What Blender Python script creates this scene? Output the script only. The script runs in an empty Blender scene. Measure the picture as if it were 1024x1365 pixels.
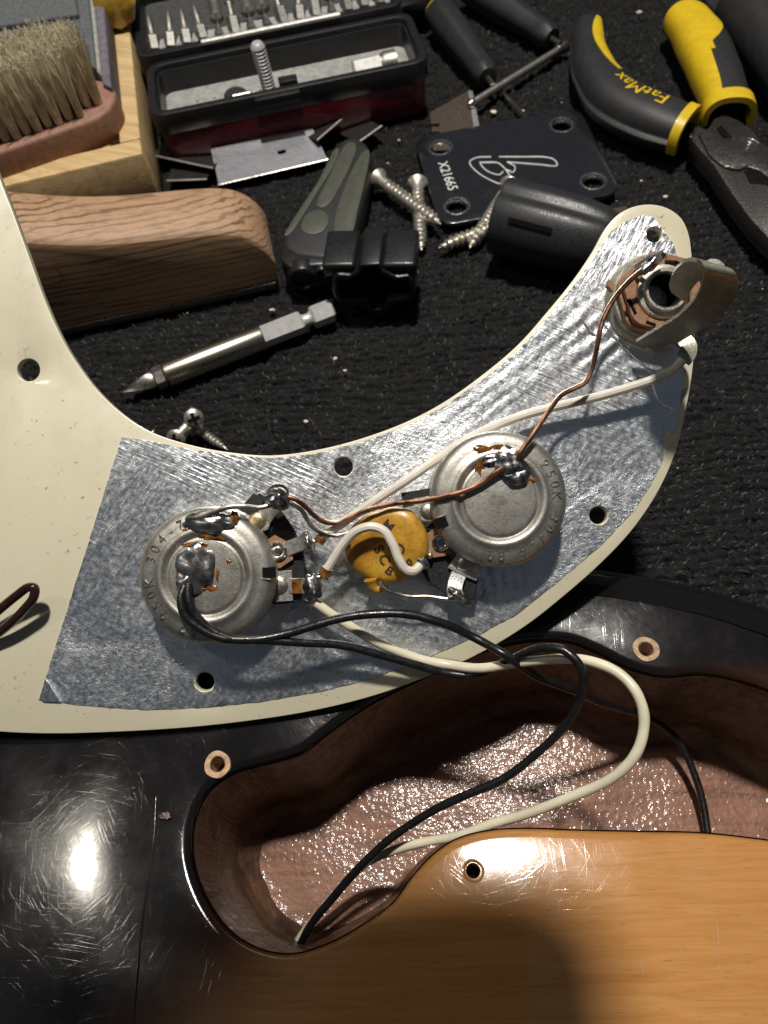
import bpy, bmesh, math, random
import numpy as np
from mathutils import Vector, Matrix, geometry, noise
from mathutils.bvhtree import BVHTree
random.seed(7); rng = np.random.default_rng(7)
sc = bpy.context.scene
COL = sc.collection
S = 0.001                                   # everything below is measured in millimetres
R = math.radians

# ------------------------------------------------------------------ camera
F = 1027.0                                  # focal length in photo pixels (photo 1024 x 1365)
CH = 184.0                                  # lens height above the carpet
n = Vector((-0.09, 0.50, 0.861)).normalized()    # carpet normal seen from the camera
yw = (Vector((0, 1, 0)) - n * n.y).normalized(); xw = yw.cross(n)
RC = Matrix((xw, yw, n))                    # camera -> world
cam = bpy.data.cameras.new('camera'); camo = bpy.data.objects.new('camera', cam); COL.objects.link(camo)
camo.matrix_world = Matrix.Translation((0, 0, CH * S)) @ RC.to_4x4()
cam.sensor_fit = 'VERTICAL'; cam.sensor_height = 36.0; cam.lens = 36.0 * F / 1365.0
cam.clip_start = 0.005; cam.clip_end = 20
cam.dof.use_dof = True; cam.dof.focus_distance = 0.137; cam.dof.aperture_fstop = 38.0
sc.camera = camo
sc.render.resolution_x, sc.render.resolution_y = 768, 1024

# ------------------------------------------------------------------ world, lamps, exposure
w = bpy.data.worlds.new('World'); sc.world = w; w.use_nodes = True
bg = w.node_tree.nodes['Background']; bg.inputs[0].default_value = (0.66, 0.80, 1.0, 1); bg.inputs[1].default_value = 0.045
def lamp(name, loc, power, size, col, target=(0, 60, 30)):
    l = bpy.data.lights.new(name, 'AREA'); l.shape = 'DISK'; l.size = size; l.energy = power; l.color = col
    o = bpy.data.objects.new(name, l); COL.objects.link(o); o.location = Vector(loc) * S
    d = Vector(target) * S - o.location; o.rotation_euler = d.to_track_quat('-Z', 'Y').to_euler(); return o
lamp('bench_lamp', (5, 262, 900), 7.7, 0.058, (1.0, 0.95, 0.87))
lamp('highlight_lamp', (-325, 62, 640), 0.30, 0.04, (1.0, 0.93, 0.80))  # second lamp added at the left for the highlight on the lacquer
vs = sc.view_settings; vs.view_transform = 'Standard'; vs.look = 'None'; vs.exposure = 0.36; vs.gamma = 1.0
try: vs.use_curve_mapping = False
except Exception: pass
sc.render.engine = 'CYCLES'; sc.cycles.use_denoising = True; sc.cycles.max_bounces = 8
sc.cycles.sample_clamp_indirect = 6.0

# ------------------------------------------------------------------ places: a pixel of the photo lies on a known plane of the scene
CAM = Vector((0, 0, CH))
def ray(x, y): return RC @ Vector(((x - 512) / F, (682.5 - y) / F, -1.0))
def W(x, y, z=0.0):
    d = ray(x, y); return CAM + d * ((z - CH) / d.z)
def onplane(x, y, p0, nn):
    d = ray(x, y); return CAM + d * ((p0 - CAM).dot(nn) / d.dot(nn))
GD = 143.0                                  # the pickguard's plane
GORI = CAM + RC @ Vector((0, 0, -GD))
GM = Matrix.Translation(GORI) @ RC.to_4x4()  # guard frame (mm): x right, y up the guard, z out of its back
def gl(x, y, h=0.0): return Vector(((x - 512) * (GD - h) / F, (682.5 - y) * (GD - h) / F, h))
def G(x, y, h=0.0): return GM @ gl(x, y, h)

# ------------------------------------------------------------------ materials
MATS = {}
class NT:
    def __init__(s, name):
        s.m = bpy.data.materials.new(name); s.m.use_nodes = True; s.t = s.m.node_tree; s.n = s.t.nodes
        s.b = s.n['Principled BSDF']; s.tc = s.n.new('ShaderNodeTexCoord'); s.obj = s.tc.outputs['Object']
    def node(s, t, **kw):
        q = s.n.new(t)
        for k, v in kw.items(): setattr(q, k, v)
        return q
    def link(s, a, b): s.t.links.new(a, b)
    def map(s, scale=(1, 1, 1), rot=(0, 0, 0), loc=(0, 0, 0), src=None):
        src = src or s.obj
        if any(rot):
            p = s.node('ShaderNodeMapping'); p.inputs['Rotation'].default_value = rot; s.link(src, p.inputs[0]); src = p.outputs[0]
        q = s.node('ShaderNodeMapping'); q.inputs['Scale'].default_value = scale; q.inputs['Location'].default_value = loc; s.link(src, q.inputs[0]); return q.outputs[0]
    def noise(s, scale, detail=4, rough=.55, vec=None, dist=0):
        q = s.node('ShaderNodeTexNoise'); q.inputs['Scale'].default_value = scale; q.inputs['Detail'].default_value = detail
        q.inputs['Roughness'].default_value = rough; q.inputs['Distortion'].default_value = dist; s.link(vec or s.obj, q.inputs['Vector']); return q.outputs[0]
    def voro(s, scale, vec=None, feature='F1'):
        q = s.node('ShaderNodeTexVoronoi', feature=feature); q.inputs['Scale'].default_value = scale; s.link(vec or s.obj, q.inputs['Vector']); return q.outputs['Distance']
    def ramp(s, fac, stops, interp='LINEAR'):
        q = s.node('ShaderNodeValToRGB'); e = q.color_ramp; e.interpolation = interp
        while len(e.elements) < len(stops): e.elements.new(.5)
        for el, (p, c) in zip(e.elements, stops):
            el.position = p; el.color = (c, c, c, 1) if isinstance(c, (int, float)) else (*c, 1)
        s.link(fac, q.inputs[0]); return q.outputs[0]
    def mix(s, fac, a, b, mode='MIX'):
        q = s.node('ShaderNodeMix', data_type='RGBA', blend_type=mode)
        for i, v in ((0, fac), (6, a), (7, b)):
            if hasattr(v, 'node'): s.link(v, q.inputs[i])
            else: q.inputs[i].default_value = v if i == 0 else ((*v, 1) if len(v) == 3 else v)
        return q.outputs[2]
    def math(s, op, a, b=0.0):
        q = s.node('ShaderNodeMath', operation=op)
        for i, v in ((0, a), (1, b)):
            if hasattr(v, 'node'): s.link(v, q.inputs[i])
            else: q.inputs[i].default_value = v
        return q.outputs[0]
    def bump(s, h, dist, strength=1.0, prev=None):
        q = s.node('ShaderNodeBump'); q.inputs['Distance'].default_value = dist * S; q.inputs['Strength'].default_value = strength
        s.link(h, q.inputs['Height'])
        if prev: s.link(prev, q.inputs['Normal'])
        return q.outputs[0]
    def out(s, col=None, rough=None, metal=None, normal=None, **kw):
        for k, v in (('Base Color', col), ('Roughness', rough), ('Metallic', metal), ('Normal', normal)):
            if v is None: continue
            if hasattr(v, 'node'): s.link(v, s.b.inputs[k])
            else: s.b.inputs[k].default_value = (*v, 1) if k == 'Base Color' else v
        if normal is not None: s.link(normal, s.b.inputs['Coat Normal'])
        for k, v in kw.items(): s.b.inputs[k.replace('_', ' ')].default_value = v
        return s.m

def basic(name, col, rough=.5, metal=0.0, var=.25, vscale=400, bscale=1500, bump=.03, rvar=.12, **kw):
    """a plain material with uneven colour, uneven gloss and fine relief"""
    t = NT(name); a = t.noise(vscale, 5); b = t.noise(bscale, 3)
    c = t.mix(t.ramp(a, [(.3, 0.0), (.7, 1.0)]), tuple(x * (1 - var) for x in col), tuple(min(1, x * (1 + var)) for x in col))
    r = t.ramp(b, [(.3, max(.02, rough - rvar)), (.7, min(1, rough + rvar))])
    MATS[name] = t.out(c, r, metal, t.bump(t.noise(bscale, 4), bump), **kw); return MATS[name]

basic('black_plastic', (.010, .010, .011), .38, var=.3, bscale=2500, bump=.03)
basic('rubber', (.016, .016, .017), .55, var=.25, bscale=3000, bump=.05)
basic('tube_plastic', (.022, .022, .024), .42, var=.25, vscale=900, bscale=1800, bump=.07)
basic('glint_mark', (.85, .85, .82), .4, .3, var=.1)  # pale metal standing in for glints on the stamped lines
basic('old_solder', (.36, .35, .335), .28, .95, var=.6, vscale=500, bscale=420, bump=.14)
basic('lid_grey', (.055, .055, .055), .6, var=.3, bump=.1)
basic('black_board', (.012, .012, .013), .45, bump=.02)
basic('yellow', (.62, .42, .012), .42, var=.10, bump=.02)
basic('olive', (.062, .064, .049), .5, var=.15, bscale=5000, bump=.04)
basic('red_plastic', (.085, .003, .010), .32, var=.1)
basic('steel', (.60, .58, .54), .25, 1.0, var=.12, bump=.01)
basic('bright_steel', (.72, .71, .69), .38, .55, var=.06, vscale=200, bscale=600, bump=.004, rvar=.05)
basic('dull_steel', (.50, .47, .42), .42, 1.0, var=.2, bscale=2500, bump=.02)
basic('dark_steel', (.17, .155, .145), .33, .9, var=.12, bump=.008)
basic('screw_steel', (.64, .60, .52), .40, .85, var=.25, vscale=900, bump=.02)
basic('screw_dull', (.30, .29, .27), .4, .9, var=.2)
basic('lug', (.62, .60, .57), .38, .85, var=.2, vscale=800, bscale=2500, bump=.05)
basic('brass', (.50, .40, .22), .4, .9, var=.3, vscale=1200, bump=.05)
basic('fibre', (.24, .12, .06), .7, var=.3, vscale=1500, bscale=4000, bump=.06)
basic('copper', (.40, .215, .135), .33, 1.0, var=.14, vscale=150, bscale=400, bump=.01)
basic('tinned', (.52, .46, .40), .32, 1.0, var=.15, vscale=200, bscale=400, bump=.01)
basic('white_wire', (.60, .56, .48), .42, var=.22, vscale=130, bump=.02)
basic('cream_wire', (.64, .59, .44), .38, var=.18, vscale=110, bump=.02)
basic('black_wire', (.008, .008, .009), .32, var=.3, bscale=1200, bump=.05)
basic('brown_wire', (.022, .007, .004), .16, var=.3, Coat_Weight=.6)
basic('spring', (.33, .315, .25), .38, .6, var=.22, vscale=500, bscale=2500, bump=.04)
basic('grey_plastic', (.30, .295, .28), .6, var=.25, bump=.05)
basic('foam_grey', (.10, .105, .11), .85, var=.35, vscale=700, bscale=3000, bump=.25)
basic('purple_edge', (.13, .115, .14), .8, var=.3, bump=.1)
basic('bristle', (.78, .70, .52), .7, var=.25, vscale=300, bump=.0)
basic('brush_wood', (.27, .14, .095), .65, var=.2, vscale=500, bscale=2500, bump=.08)
basic('dark_print', (.05, .03, .012), .6, var=.2)
basic('cream_chip', (.70, .55, .45), .6, var=.2)
basic('red_chip', (.60, .10, .06), .6, var=.2)
basic('brown_scrap', (.05, .025, .018), .7, var=.3, bump=.1)
basic('phone_black', (.01, .01, .01), .3)
basic('flux', (.15, .058, .010), .18, var=.8, vscale=700, bump=.05, Coat_Weight=.6)
basic('amber_plastic', (.42, .26, .03), .12, var=.2, Coat_Weight=.5)
basic('pink_plastic', (.45, .05, .09), .4)
basic('white_print', (.55, .56, .58), .5)

def m_solder():
    t = NT('solder'); a = t.noise(380, 5, .65); c = t.ramp(a, [(.34, (.10, .09, .085)), (.50, (.34, .34, .345)), (.7, (.62, .62, .62))])
    MATS['solder'] = t.out(c, t.ramp(t.noise(1500), [(.3, .15), (.7, .5)]), 1.0, t.bump(t.noise(300, 3), .08))
m_solder()
def m_guard():
    t = NT('guard_plastic'); a = t.noise(25, 3); c = t.mix(a, (.53, .485, .345), (.60, .555, .42))
    sp = t.ramp(t.noise(900, 2, .5), [(.675, 0.0), (.71, 1.0)])
    msk = t.ramp(t.noise(60, 2), [(.5, 0.0), (.7, 1.0)])
    c = t.mix(t.math('MULTIPLY', sp, t.math('ADD', t.math('MULTIPLY', msk, .8), .15)), c, (.16, .10, .05))
    sc1 = t.noise(1, 2, .5, t.map((150, 5000, 1), (0, 0, .5)))
    MATS['guard_plastic'] = t.out(c, t.ramp(t.noise(200, 5), [(.3, .25), (.7, .42)]), 0, t.bump(t.noise(400, 4), .02, 1, t.bump(sc1, .006)), Coat_Weight=.15)
m_guard()
def m_foil():
    # rubbed-down aluminium: fields of fine ridges in different directions, long creases, grit, oxide spots
    t = NT('foil')
    A = t.noise(1, 3, .6, t.map((260, 1500, 1), (0, 0, R(-62))), .5)
    B = t.noise(1, 3, .6, t.map((200, 1900, 1), (0, 0, R(24))), .4)
    grit = t.noise(1700, 5, .72)
    z1 = t.ramp(t.noise(26, 2), [(.44, 0.0), (.56, 1.0)]); z2 = t.ramp(t.noise(34, 2, .5, t.map((1, 1, 1), (0, 0, 0), (3, 1, 0))), [(.46, 0.0), (.60, 1.0)])
    long_ = t.ramp(t.noise(1, 2, .5, t.map((14, 210, 1), (0, 0, R(-38)))), [(.56, 0.0), (.66, 1.0)])
    nb = t.bump(t.noise(1, 2, .5, t.map((60, 230, 1), (0, 0, R(-50)))), .10, 1, t.bump(t.noise(55, 3, .5), .14))
    nb = t.bump(long_, .05, .7, nb)
    nb = t.bump(t.mix(z2, t.mix(z1, A, B), grit), .115, 1.0, nb)
    nb = t.bump(t.noise(3200, 3, .6), .025, 1.0, nb)
    ox = t.ramp(t.noise(1600, 5, .75), [(.48, 0.0), (.72, 1.0)])
    c = t.mix(ox, (.93, .955, .985), (.78, .80, .84))
    dull = t.ramp(t.noise(120, 4, .65), [(.56, 0.0), (.68, 1.0)])
    spots = t.ramp(t.voro(240), [(.06, 1.0), (.10, 0.0)])
    c = t.mix(t.math('MULTIPLY', spots, .5), c, (.80, .79, .74))
    r = t.math('ADD', t.ramp(t.noise(1100, 5), [(.3, .25), (.7, .40)]), t.math('MULTIPLY', dull, .08))
    MATS['foil'] = t.out(c, r, 1.0, nb)
m_foil()
def m_pot():
    t = NT('pot_metal'); a = t.noise(250, 6, .65); b = t.noise(1800, 4, .7)
    c = t.mix(t.ramp(a, [(.3, 0.0), (.7, 1.0)]), (.30, .28, .24), (.60, .58, .54)); c = t.mix(t.ramp(b, [(.50, 0.0), (.72, .65)]), c, (.18, .15, .115))
    MATS['pot_metal'] = t.out(c, t.ramp(b, [(.3, .36), (.7, .56)]), .92, t.bump(t.noise(2200, 4, .7), .035, 1, t.bump(t.noise(300, 3), .05)))
    t = NT('pot_stamp'); t.out((.30, .28, .25), .38, 1.0, t.bump(t.noise(2000, 4), .03)); MATS['pot_stamp'] = t.m
m_pot()
def m_cap():
    t = NT('cap_ceramic'); a = t.noise(220, 5, .6); b = t.noise(1500, 5)
    c = t.mix(t.ramp(a, [(.35, 0.0), (.65, 1.0)]), (.29, .125, .009), (.53, .30, .035)); c = t.mix(t.ramp(b, [(.55, 0.0), (.72, .6)]), c, (.25, .10, .01))
    MATS['cap_ceramic'] = t.out(c, .38, 0, t.bump(t.noise(900, 4), .08), Coat_Weight=.35, Coat_Roughness=.25)
m_cap()
def m_carpet():
    t = NT('carpet'); a = t.noise(700, 4, .7); c = t.ramp(a, [(.3, (.0028, .0028, .0031)), (.62, (.0078, .0078, .0083)), (.80, (.017, .017, .018))])
    MATS['carpet'] = t.out(c, .75, 0, t.bump(t.noise(2500, 3, .7), .35), Specular_IOR_Level=.3)
    t = NT('carpet_fibre'); a = t.noise(900, 3, .7); c = t.ramp(a, [(.35, (.004, .004, .0045)), (.55, (.011, .011, .0115)), (.75, (.026, .026, .027))]); MATS['carpet_fibre'] = t.out(c, .55)
m_carpet()
def m_lacquer():
    """black to amber sunburst lacquer over wood: the burst is a band round the body's edge"""
    t = NT('sunburst')
    c0 = (Vector((60, -60, 0)) - W(500, 1150, 0)) * S
    v = t.map((1 / .105, 1 / .085, 0.0), (0, 0, 0), (-c0.x / .105, -c0.y / .085, 0))
    ln = t.node('ShaderNodeVectorMath', operation='LENGTH'); t.link(v, ln.inputs[0])
    d = t.math('ADD', ln.outputs['Value'], t.math('MULTIPLY', t.math('SUBTRACT', t.noise(35, 4), .5), .10))
    gv = t.map((55, 800, 60), (0, 0, R(-4))); gr = t.noise(1, 6, .72, gv, 1.0)
    pores = t.ramp(t.noise(1, 2, .5, t.map((330, 4200, 1), (0, 0, R(-4)))), [(.66, 0.0), (.74, 1.0)])
    amber = t.ramp(gr, [(.30, (.35, .155, .044)), (.5, (.415, .196, .061)), (.70, (.47, .236, .082))])
    amber = t.mix(t.math('MULTIPLY', pores, .5), amber, (.16, .060, .014))
    q = t.node('ShaderNodeMapRange'); q.inputs[1].default_value = 1.02; q.inputs[2].default_value = 1.22; q.interpolation_type = 'SMOOTHSTEP'; t.link(d, q.inputs[0])
    q2 = t.node('ShaderNodeMapRange'); q2.inputs[1].default_value = 1.14; q2.inputs[2].default_value = 1.32; q2.interpolation_type = 'SMOOTHSTEP'; t.link(d, q2.inputs[0])
    dark = t.mix(q2.outputs[0], t.mix(q.outputs[0], amber, (.075, .026, .008)), (.006, .005, .005))
    fine = None; nb = t.bump(t.noise(28, 2), .05)
    nb = t.bump(t.noise(140, 3), .008, 1, nb)
    sw = t.node('ShaderNodeVectorMath', operation='MULTIPLY_ADD'); wn = t.node('ShaderNodeTexNoise'); wn.inputs['Scale'].default_value = 22; t.link(t.obj, wn.inputs['Vector'])
    t.link(wn.outputs['Color'], sw.inputs[0]); sw.inputs[1].default_value = (.02, .02, 0); t.link(t.obj, sw.inputs[2])
    for i, (ang, sc_) in enumerate(((.25, 2600), (.8, 3100), (1.3, 2400), (1.9, 2900), (2.4, 2200), (2.95, 3300))):
        s1 = t.ramp(t.noise(1, 2, .5, t.map((80, sc_ * 2.1, 1), (0, 0, ang), (i * 3.1, 0, 0), sw.outputs[0])), [(.64, 0.0), (.74, 1.0)])
        nb = t.bump(s1, .0019, 1, nb)
    dust = t.ramp(t.noise(1300, 3, .6), [(.70, 0.0), (.76, 1.0)])
    col = t.mix(t.math('MULTIPLY', dust, .10), dark, (.35, .30, .24))
    MATS['sunburst'] = t.out(col, t.ramp(t.noise(60, 6, .7), [(.35, .09), (.7, .19)]), 0, nb, Coat_Weight=.35, Coat_Roughness=.05)
m_lacquer()
def m_cavity():
    t = NT('cavity_wall'); a = t.noise(1, 5, .65, t.map((160, 160, 700)), .5); pt = t.noise(90, 4, .6)
    c = t.ramp(a, [(.28, (.045, .022, .013)), (.52, (.100, .053, .033)), (.75, (.19, .115, .078))])
    c = t.mix(t.ramp(pt, [(.52, 0.0), (.64, .8)]), c, (.020, .012, .009))
    mk = t.noise(1, 3, .6, t.map((1500, 1500, 45)))
    MATS['cavity_wall'] = t.out(c, t.ramp(t.noise(500, 4), [(.3, .26), (.7, .5)]), 0, t.bump(mk, .24, 1, t.bump(t.noise(140, 3), .35)))
    t = NT('cavity_floor'); a = t.noise(45, 5, .6); v = t.map((70, 500, 70), (0, 0, R(-4))); g = t.noise(1, 4, .6, v, .8)
    c = t.mix(a, (.20, .090, .042), (.215, .092, .060)); c = t.mix(t.ramp(g, [(.38, 0.0), (.66, .7)]), c, (.075, .033, .020))
    nb = t.bump(t.noise(40, 3), .55)
    nb = t.bump(t.noise(900, 2, .5), .20, 1.0, nb)
    MATS['cavity_floor'] = t.out(c, .5, 0, nb, Coat_Weight=.27, Coat_Roughness=.10, Specular_IOR_Level=.3)
    basic('bare_wood', (.42, .27, .16), .7, var=.35, vscale=900, bscale=2500, bump=.15)
    basic('hole_shade', (.006, .005, .004), .9, Specular_IOR_Level=.1)  # near-black colour painting the shade inside holes, slots and gaps
m_cavity()
def m_beam():
    t = NT('zebra_wood')
    rv = t.map((1, 1, 1), (R(-30), R(1.5), 0)); sx = t.node('ShaderNodeSeparateXYZ'); t.link(rv, sx.inputs[0])
    ph = t.math('ADD', t.math('MULTIPLY', sx.outputs['Z'], 2 * math.pi / .0021), t.math('MULTIPLY', t.noise(1, 4, .55, t.map((13, 70, 110))), 26.0))
    wv = t.math('ADD', t.math('MULTIPLY', t.math('SINE', ph), .5), .5)
    wide = t.noise(1, 2, .5, t.map((4, 60, 120), (R(-30), 0, 0)))
    fine = t.noise(1, 3, .7, t.map((70, 1100, 1100)))
    c = t.mix(wide, (.32, .185, .10), (.47, .30, .18))
    c = t.mix(t.math('MULTIPLY', t.ramp(wv, [(.68, 0.0), (.95, .9)]), t.ramp(t.noise(1, 2, .5, t.map((9, 90, 140))), [(.35, .1), (.62, 1.0)])), c, (.095, .048, .026))
    c = t.mix(t.ramp(fine, [(.5, 0.0), (.72, .65)]), c, (.10, .055, .03))
    MATS['zebra_wood'] = t.out(c, .6, 0, t.bump(fine, .10))
    t = NT('pale_wood'); g = t.noise(1, 4, .6, t.map((25, 300, 300), (0, 0, .3)), .6)
    c = t.ramp(g, [(.3, (.40, .26, .11)), (.55, (.55, .39, .19)), (.8, (.62, .47, .26))])
    dk = t.ramp(t.noise(130, 5, .7), [(.60, 0.0), (.80, .7)])
    MATS['pale_wood'] = t.out(t.mix(dk, c, (.18, .12, .06)), .6, 0, t.bump(t.noise(900, 4), .08))
    t = NT('brushed'); s1 = t.noise(1, 3, .6, t.map((4000, 60, 60)));
    MATS['brushed'] = t.out((.60, .55, .46), t.ramp(s1, [(.3, .25), (.7, .29)]), 1.0, t.bump(s1, .0006))
    t = NT('plate_chrome'); a = t.noise(300, 6, .7); du = t.ramp(t.noise(1500, 5, .75), [(.56, 0.0), (.72, 1.0)])
    MATS['plate_chrome'] = t.out(t.mix(t.math('MULTIPLY', du, .30), (.20, .195, .21), (.65, .65, .65)), t.ramp(a, [(.3, .08), (.7, .22)]), .95, t.bump(a, .02))
    t = NT('blade_steel'); s1 = t.noise(1, 3, .6, t.map((300, 3000, 60), (0, 0, .4)))
    MATS['blade_steel'] = t.out(t.mix(t.noise(120, 3), (.30, .30, .33), (.40, .40, .43)), t.ramp(s1, [(.3, .32), (.7, .44)]), .9, t.bump(s1, .004))
m_beam()

# ------------------------------------------------------------------ mesh building
class MB:
    def __init__(s, M=None): s.v = []; s.f = []; s.M = M
    def add(s, vs, fs):
        b = len(s.v); s.v += [(s.M @ Vector(q)) if s.M else Vector(q) for q in vs]; s.f += [tuple(i + b for i in f) for f in fs]; return s
    def prism(s, top, dz, axis=None):
        """top outline (Vectors), extruded by vector dz"""
        top = [Vector(p) for p in top]; dz = Vector(dz); k = len(top)
        nn = geometry.normal(top) if k > 2 else Vector((0, 0, 1))
        if nn.dot(dz) > 0: top = top[::-1]
        vs = top + [p + dz for p in top]
        fs = [tuple(range(k)), tuple(range(2 * k - 1, k - 1, -1))] + [(i, i + k, (i + 1) % k + k, (i + 1) % k) for i in range(k)]
        return s.add(vs, fs)
    def box(s, c, size):
        x, y, z = (q / 2 for q in size); c = Vector(c)
        return s.prism([c + Vector((a * x, b * y, z)) for a, b in ((-1, -1), (1, -1), (1, 1), (-1, 1))], (0, 0, -2 * z))
    def lathe(s, prof, seg=32, c=(0, 0, 0), ax=(0, 0, 1), fn=None):
        ax = Vector(ax).normalized(); u = ax.orthogonal().normalized(); v = ax.cross(u); c = Vector(c); vs = []; fs = []; rings = []
        for r, z in prof:
            if r < 1e-6: vs.append(c + ax * z); rings.append([len(vs) - 1] * seg)
            else:
                b = len(vs)
                for i in range(seg):
                    a = 2 * math.pi * i / seg; rr = r * (fn(a, z) if fn else 1); vs.append(c + ax * z + (u * math.cos(a) + v * math.sin(a)) * rr)
                rings.append(list(range(b, b + seg)))
        for A, B in zip(rings, rings[1:]):
            for i in range(seg):
                j = (i + 1) % seg; f = [A[i], A[j], B[j], B[i]]; g = []
                for q in f:
                    if q not in g: g.append(q)
                if len(g) > 2: fs.append(tuple(g))
        return s.add(vs, fs)
    def loft(s, rings, cap=True, closed=True):
        k = len(rings[0]); vs = [p for r in rings for p in r]; fs = []
        for a in range(len(rings) - 1):
            for i in range(k if closed else k - 1):
                j = (i + 1) % k; fs.append((a * k + i, a * k + j, (a + 1) * k + j, (a + 1) * k + i))
        if cap and closed: fs += [tuple(range(k - 1, -1, -1)), tuple(range((len(rings) - 1) * k, len(rings) * k))]
        return s.add(vs, fs)
    def tube(s, pts, r, seg=10, cap=True):
        pts = [Vector(p) for p in pts]; N = len(pts); rs = r if isinstance(r, (list, tuple)) else [r] * N
        T = [(pts[min(i + 1, N - 1)] - pts[max(i - 1, 0)]).normalized() for i in range(N)]; u = T[0].orthogonal().normalized(); rings = []
        for i in range(N):
            u = (u - T[i] * u.dot(T[i])).normalized(); v = T[i].cross(u)
            rings.append([pts[i] + (u * math.cos(a) + v * math.sin(a)) * rs[i] for a in (2 * math.pi * k / seg for k in range(seg))])
        return s.loft(rings, cap)
    def blob(s, c, rad, seed=0, amp=.25, M3=None, fq=1.0, nu=20, nv=12):
        c = Vector(c); vs = []; fs = []
        for j in range(nv + 1):
            th = math.pi * j / nv
            for i in range(nu):
                ph = 2 * math.pi * i / nu; d = Vector((math.sin(th) * math.cos(ph), math.sin(th) * math.sin(ph), math.cos(th)))
                k = 1 + amp * noise.noise(d * 1.6 * fq + Vector((seed * 7.3, seed, 0))) + amp * .22 * noise.noise(d * 3.4 * fq + Vector((seed, 0, 5)))
                p = Vector((d.x * rad[0], d.y * rad[1], d.z * rad[2])) * k
                vs.append(c + (M3 @ p if M3 else p))
        for j in range(nv):
            for i in range(nu):
                a = j * nu + i; b = j * nu + (i + 1) % nu; fs.append((a, a + nu, b + nu, b))
        return s.add(vs, fs)
    def build(s, name, mat, parent=None, bevel=None, sharp=35, flat=False):
        vs = s.v
        if parent is not None:
            rm = ROOTM.get(parent.name)
            if rm is not None: vs = [rm @ q for q in vs]
        me = bpy.data.meshes.new(name); me.from_pydata([tuple(q * S) for q in vs], [], s.f); me.validate()
        bm = bmesh.new(); bm.from_mesh(me)
        bmesh.ops.remove_doubles(bm, verts=bm.verts, dist=1e-7)
        bmesh.ops.recalc_face_normals(bm, faces=bm.faces) if name not in OPEN else None
        if bevel:
            es = [e for e in bm.edges if len(e.link_faces) == 2 and e.calc_face_angle(0) > .5]
            bmesh.ops.bevel(bm, geom=es, offset=bevel[0] * S, segments=bevel[1], affect='EDGES', profile=.5, clamp_overlap=True)
        bm.to_mesh(me); bm.free()
        if not flat:
            me.polygons.foreach_set('use_smooth', [True] * len(me.polygons)); me.set_sharp_from_angle(angle=R(sharp))
        o = bpy.data.objects.new(name, me); me.materials.append(MATS[mat]); COL.objects.link(o)
        if parent is not None:
            o.parent = parent; ROOTM[o.name] = ROOTM.get(parent.name)
        return o
OPEN = set(); ROOTM = {}
def thing(name, label, cat, loc, group=None, M=None):
    """Empty at the thing's base; parts are given in world mm and turned into its frame"""
    o = bpy.data.objects.new(name, None); COL.objects.link(o); o.empty_display_size = .01
    Mm = M if M is not None else Matrix.Translation(Vector(loc))
    Mb = Mm.copy(); Mb.translation = Mm.translation * S; o.matrix_basis = Mb; ROOTM[o.name] = Mm.inverted()
    return tag(o, label, cat, group)
def tag(o, label, cat=None, group=None, kind=None):
    o['label'] = label
    if cat: o['category'] = cat
    if group: o['group'] = group
    if kind: o['kind'] = kind
    return o
def place(o):
    """move a one-mesh thing's origin to its base"""
    me = o.data; co = np.empty(len(me.vertices) * 3, 'f'); me.vertices.foreach_get('co', co); co = co.reshape(-1, 3)
    c = Vector(((co[:, 0].min() + co[:, 0].max()) / 2, (co[:, 1].min() + co[:, 1].max()) / 2, co[:, 2].min()))
    me.transform(Matrix.Translation(-c)); o.location = c; return o
def copy_tree(o, parent=None):
    c = o.copy(); COL.objects.link(c); c.parent = parent
    if parent is not None: c.matrix_parent_inverse = o.matrix_parent_inverse
    for ch in list(o.children): copy_tree(ch, c)
    return c
def spline(pts, per=8, closed=False):
    P = [Vector(p) for p in pts]; N = len(P); out = []
    for i in range(N if closed else N - 1):
        p0 = P[(i - 1) % N] if closed or i > 0 else P[0] * 2 - P[1]
        p1 = P[i]; p2 = P[(i + 1) % N]; p3 = P[(i + 2) % N] if closed or i + 2 < N else P[-1] * 2 - P[-2]
        d1 = max((p1 - p0).length, 1e-6) ** .5; d2 = max((p2 - p1).length, 1e-6) ** .5; d3 = max((p3 - p2).length, 1e-6) ** .5
        m1 = ((p1 - p0) / d1 - (p2 - p0) / (d1 + d2) + (p2 - p1) / d2) * d2
        m2 = ((p2 - p1) / d2 - (p3 - p1) / (d2 + d3) + (p3 - p2) / d3) * d2
        for k in range(per):
            t = k / per; out.append(p1 * (2 * t ** 3 - 3 * t * t + 1) + m1 * (t ** 3 - 2 * t * t + t) + p2 * (-2 * t ** 3 + 3 * t * t) + m2 * (t ** 3 - t * t))
    if not closed: out.append(P[-1])
    return out
def circ(c, r, k=24, ry=None): return [Vector((c[0] + r * math.cos(2 * math.pi * i / k), c[1] + (ry or r) * math.sin(2 * math.pi * i / k), c[2] if len(c) > 2 else 0)) for i in range(k)]
def inside(p, poly):
    x, y = p[0], p[1]; r = False; j = len(poly) - 1
    for i in range(len(poly)):
        a, b = poly[i], poly[j]
        if (a[1] > y) != (b[1] > y) and x < (b[0] - a[0]) * (y - a[1]) / (b[1] - a[1]) + a[0]: r = not r
        j = i
    return r
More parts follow.
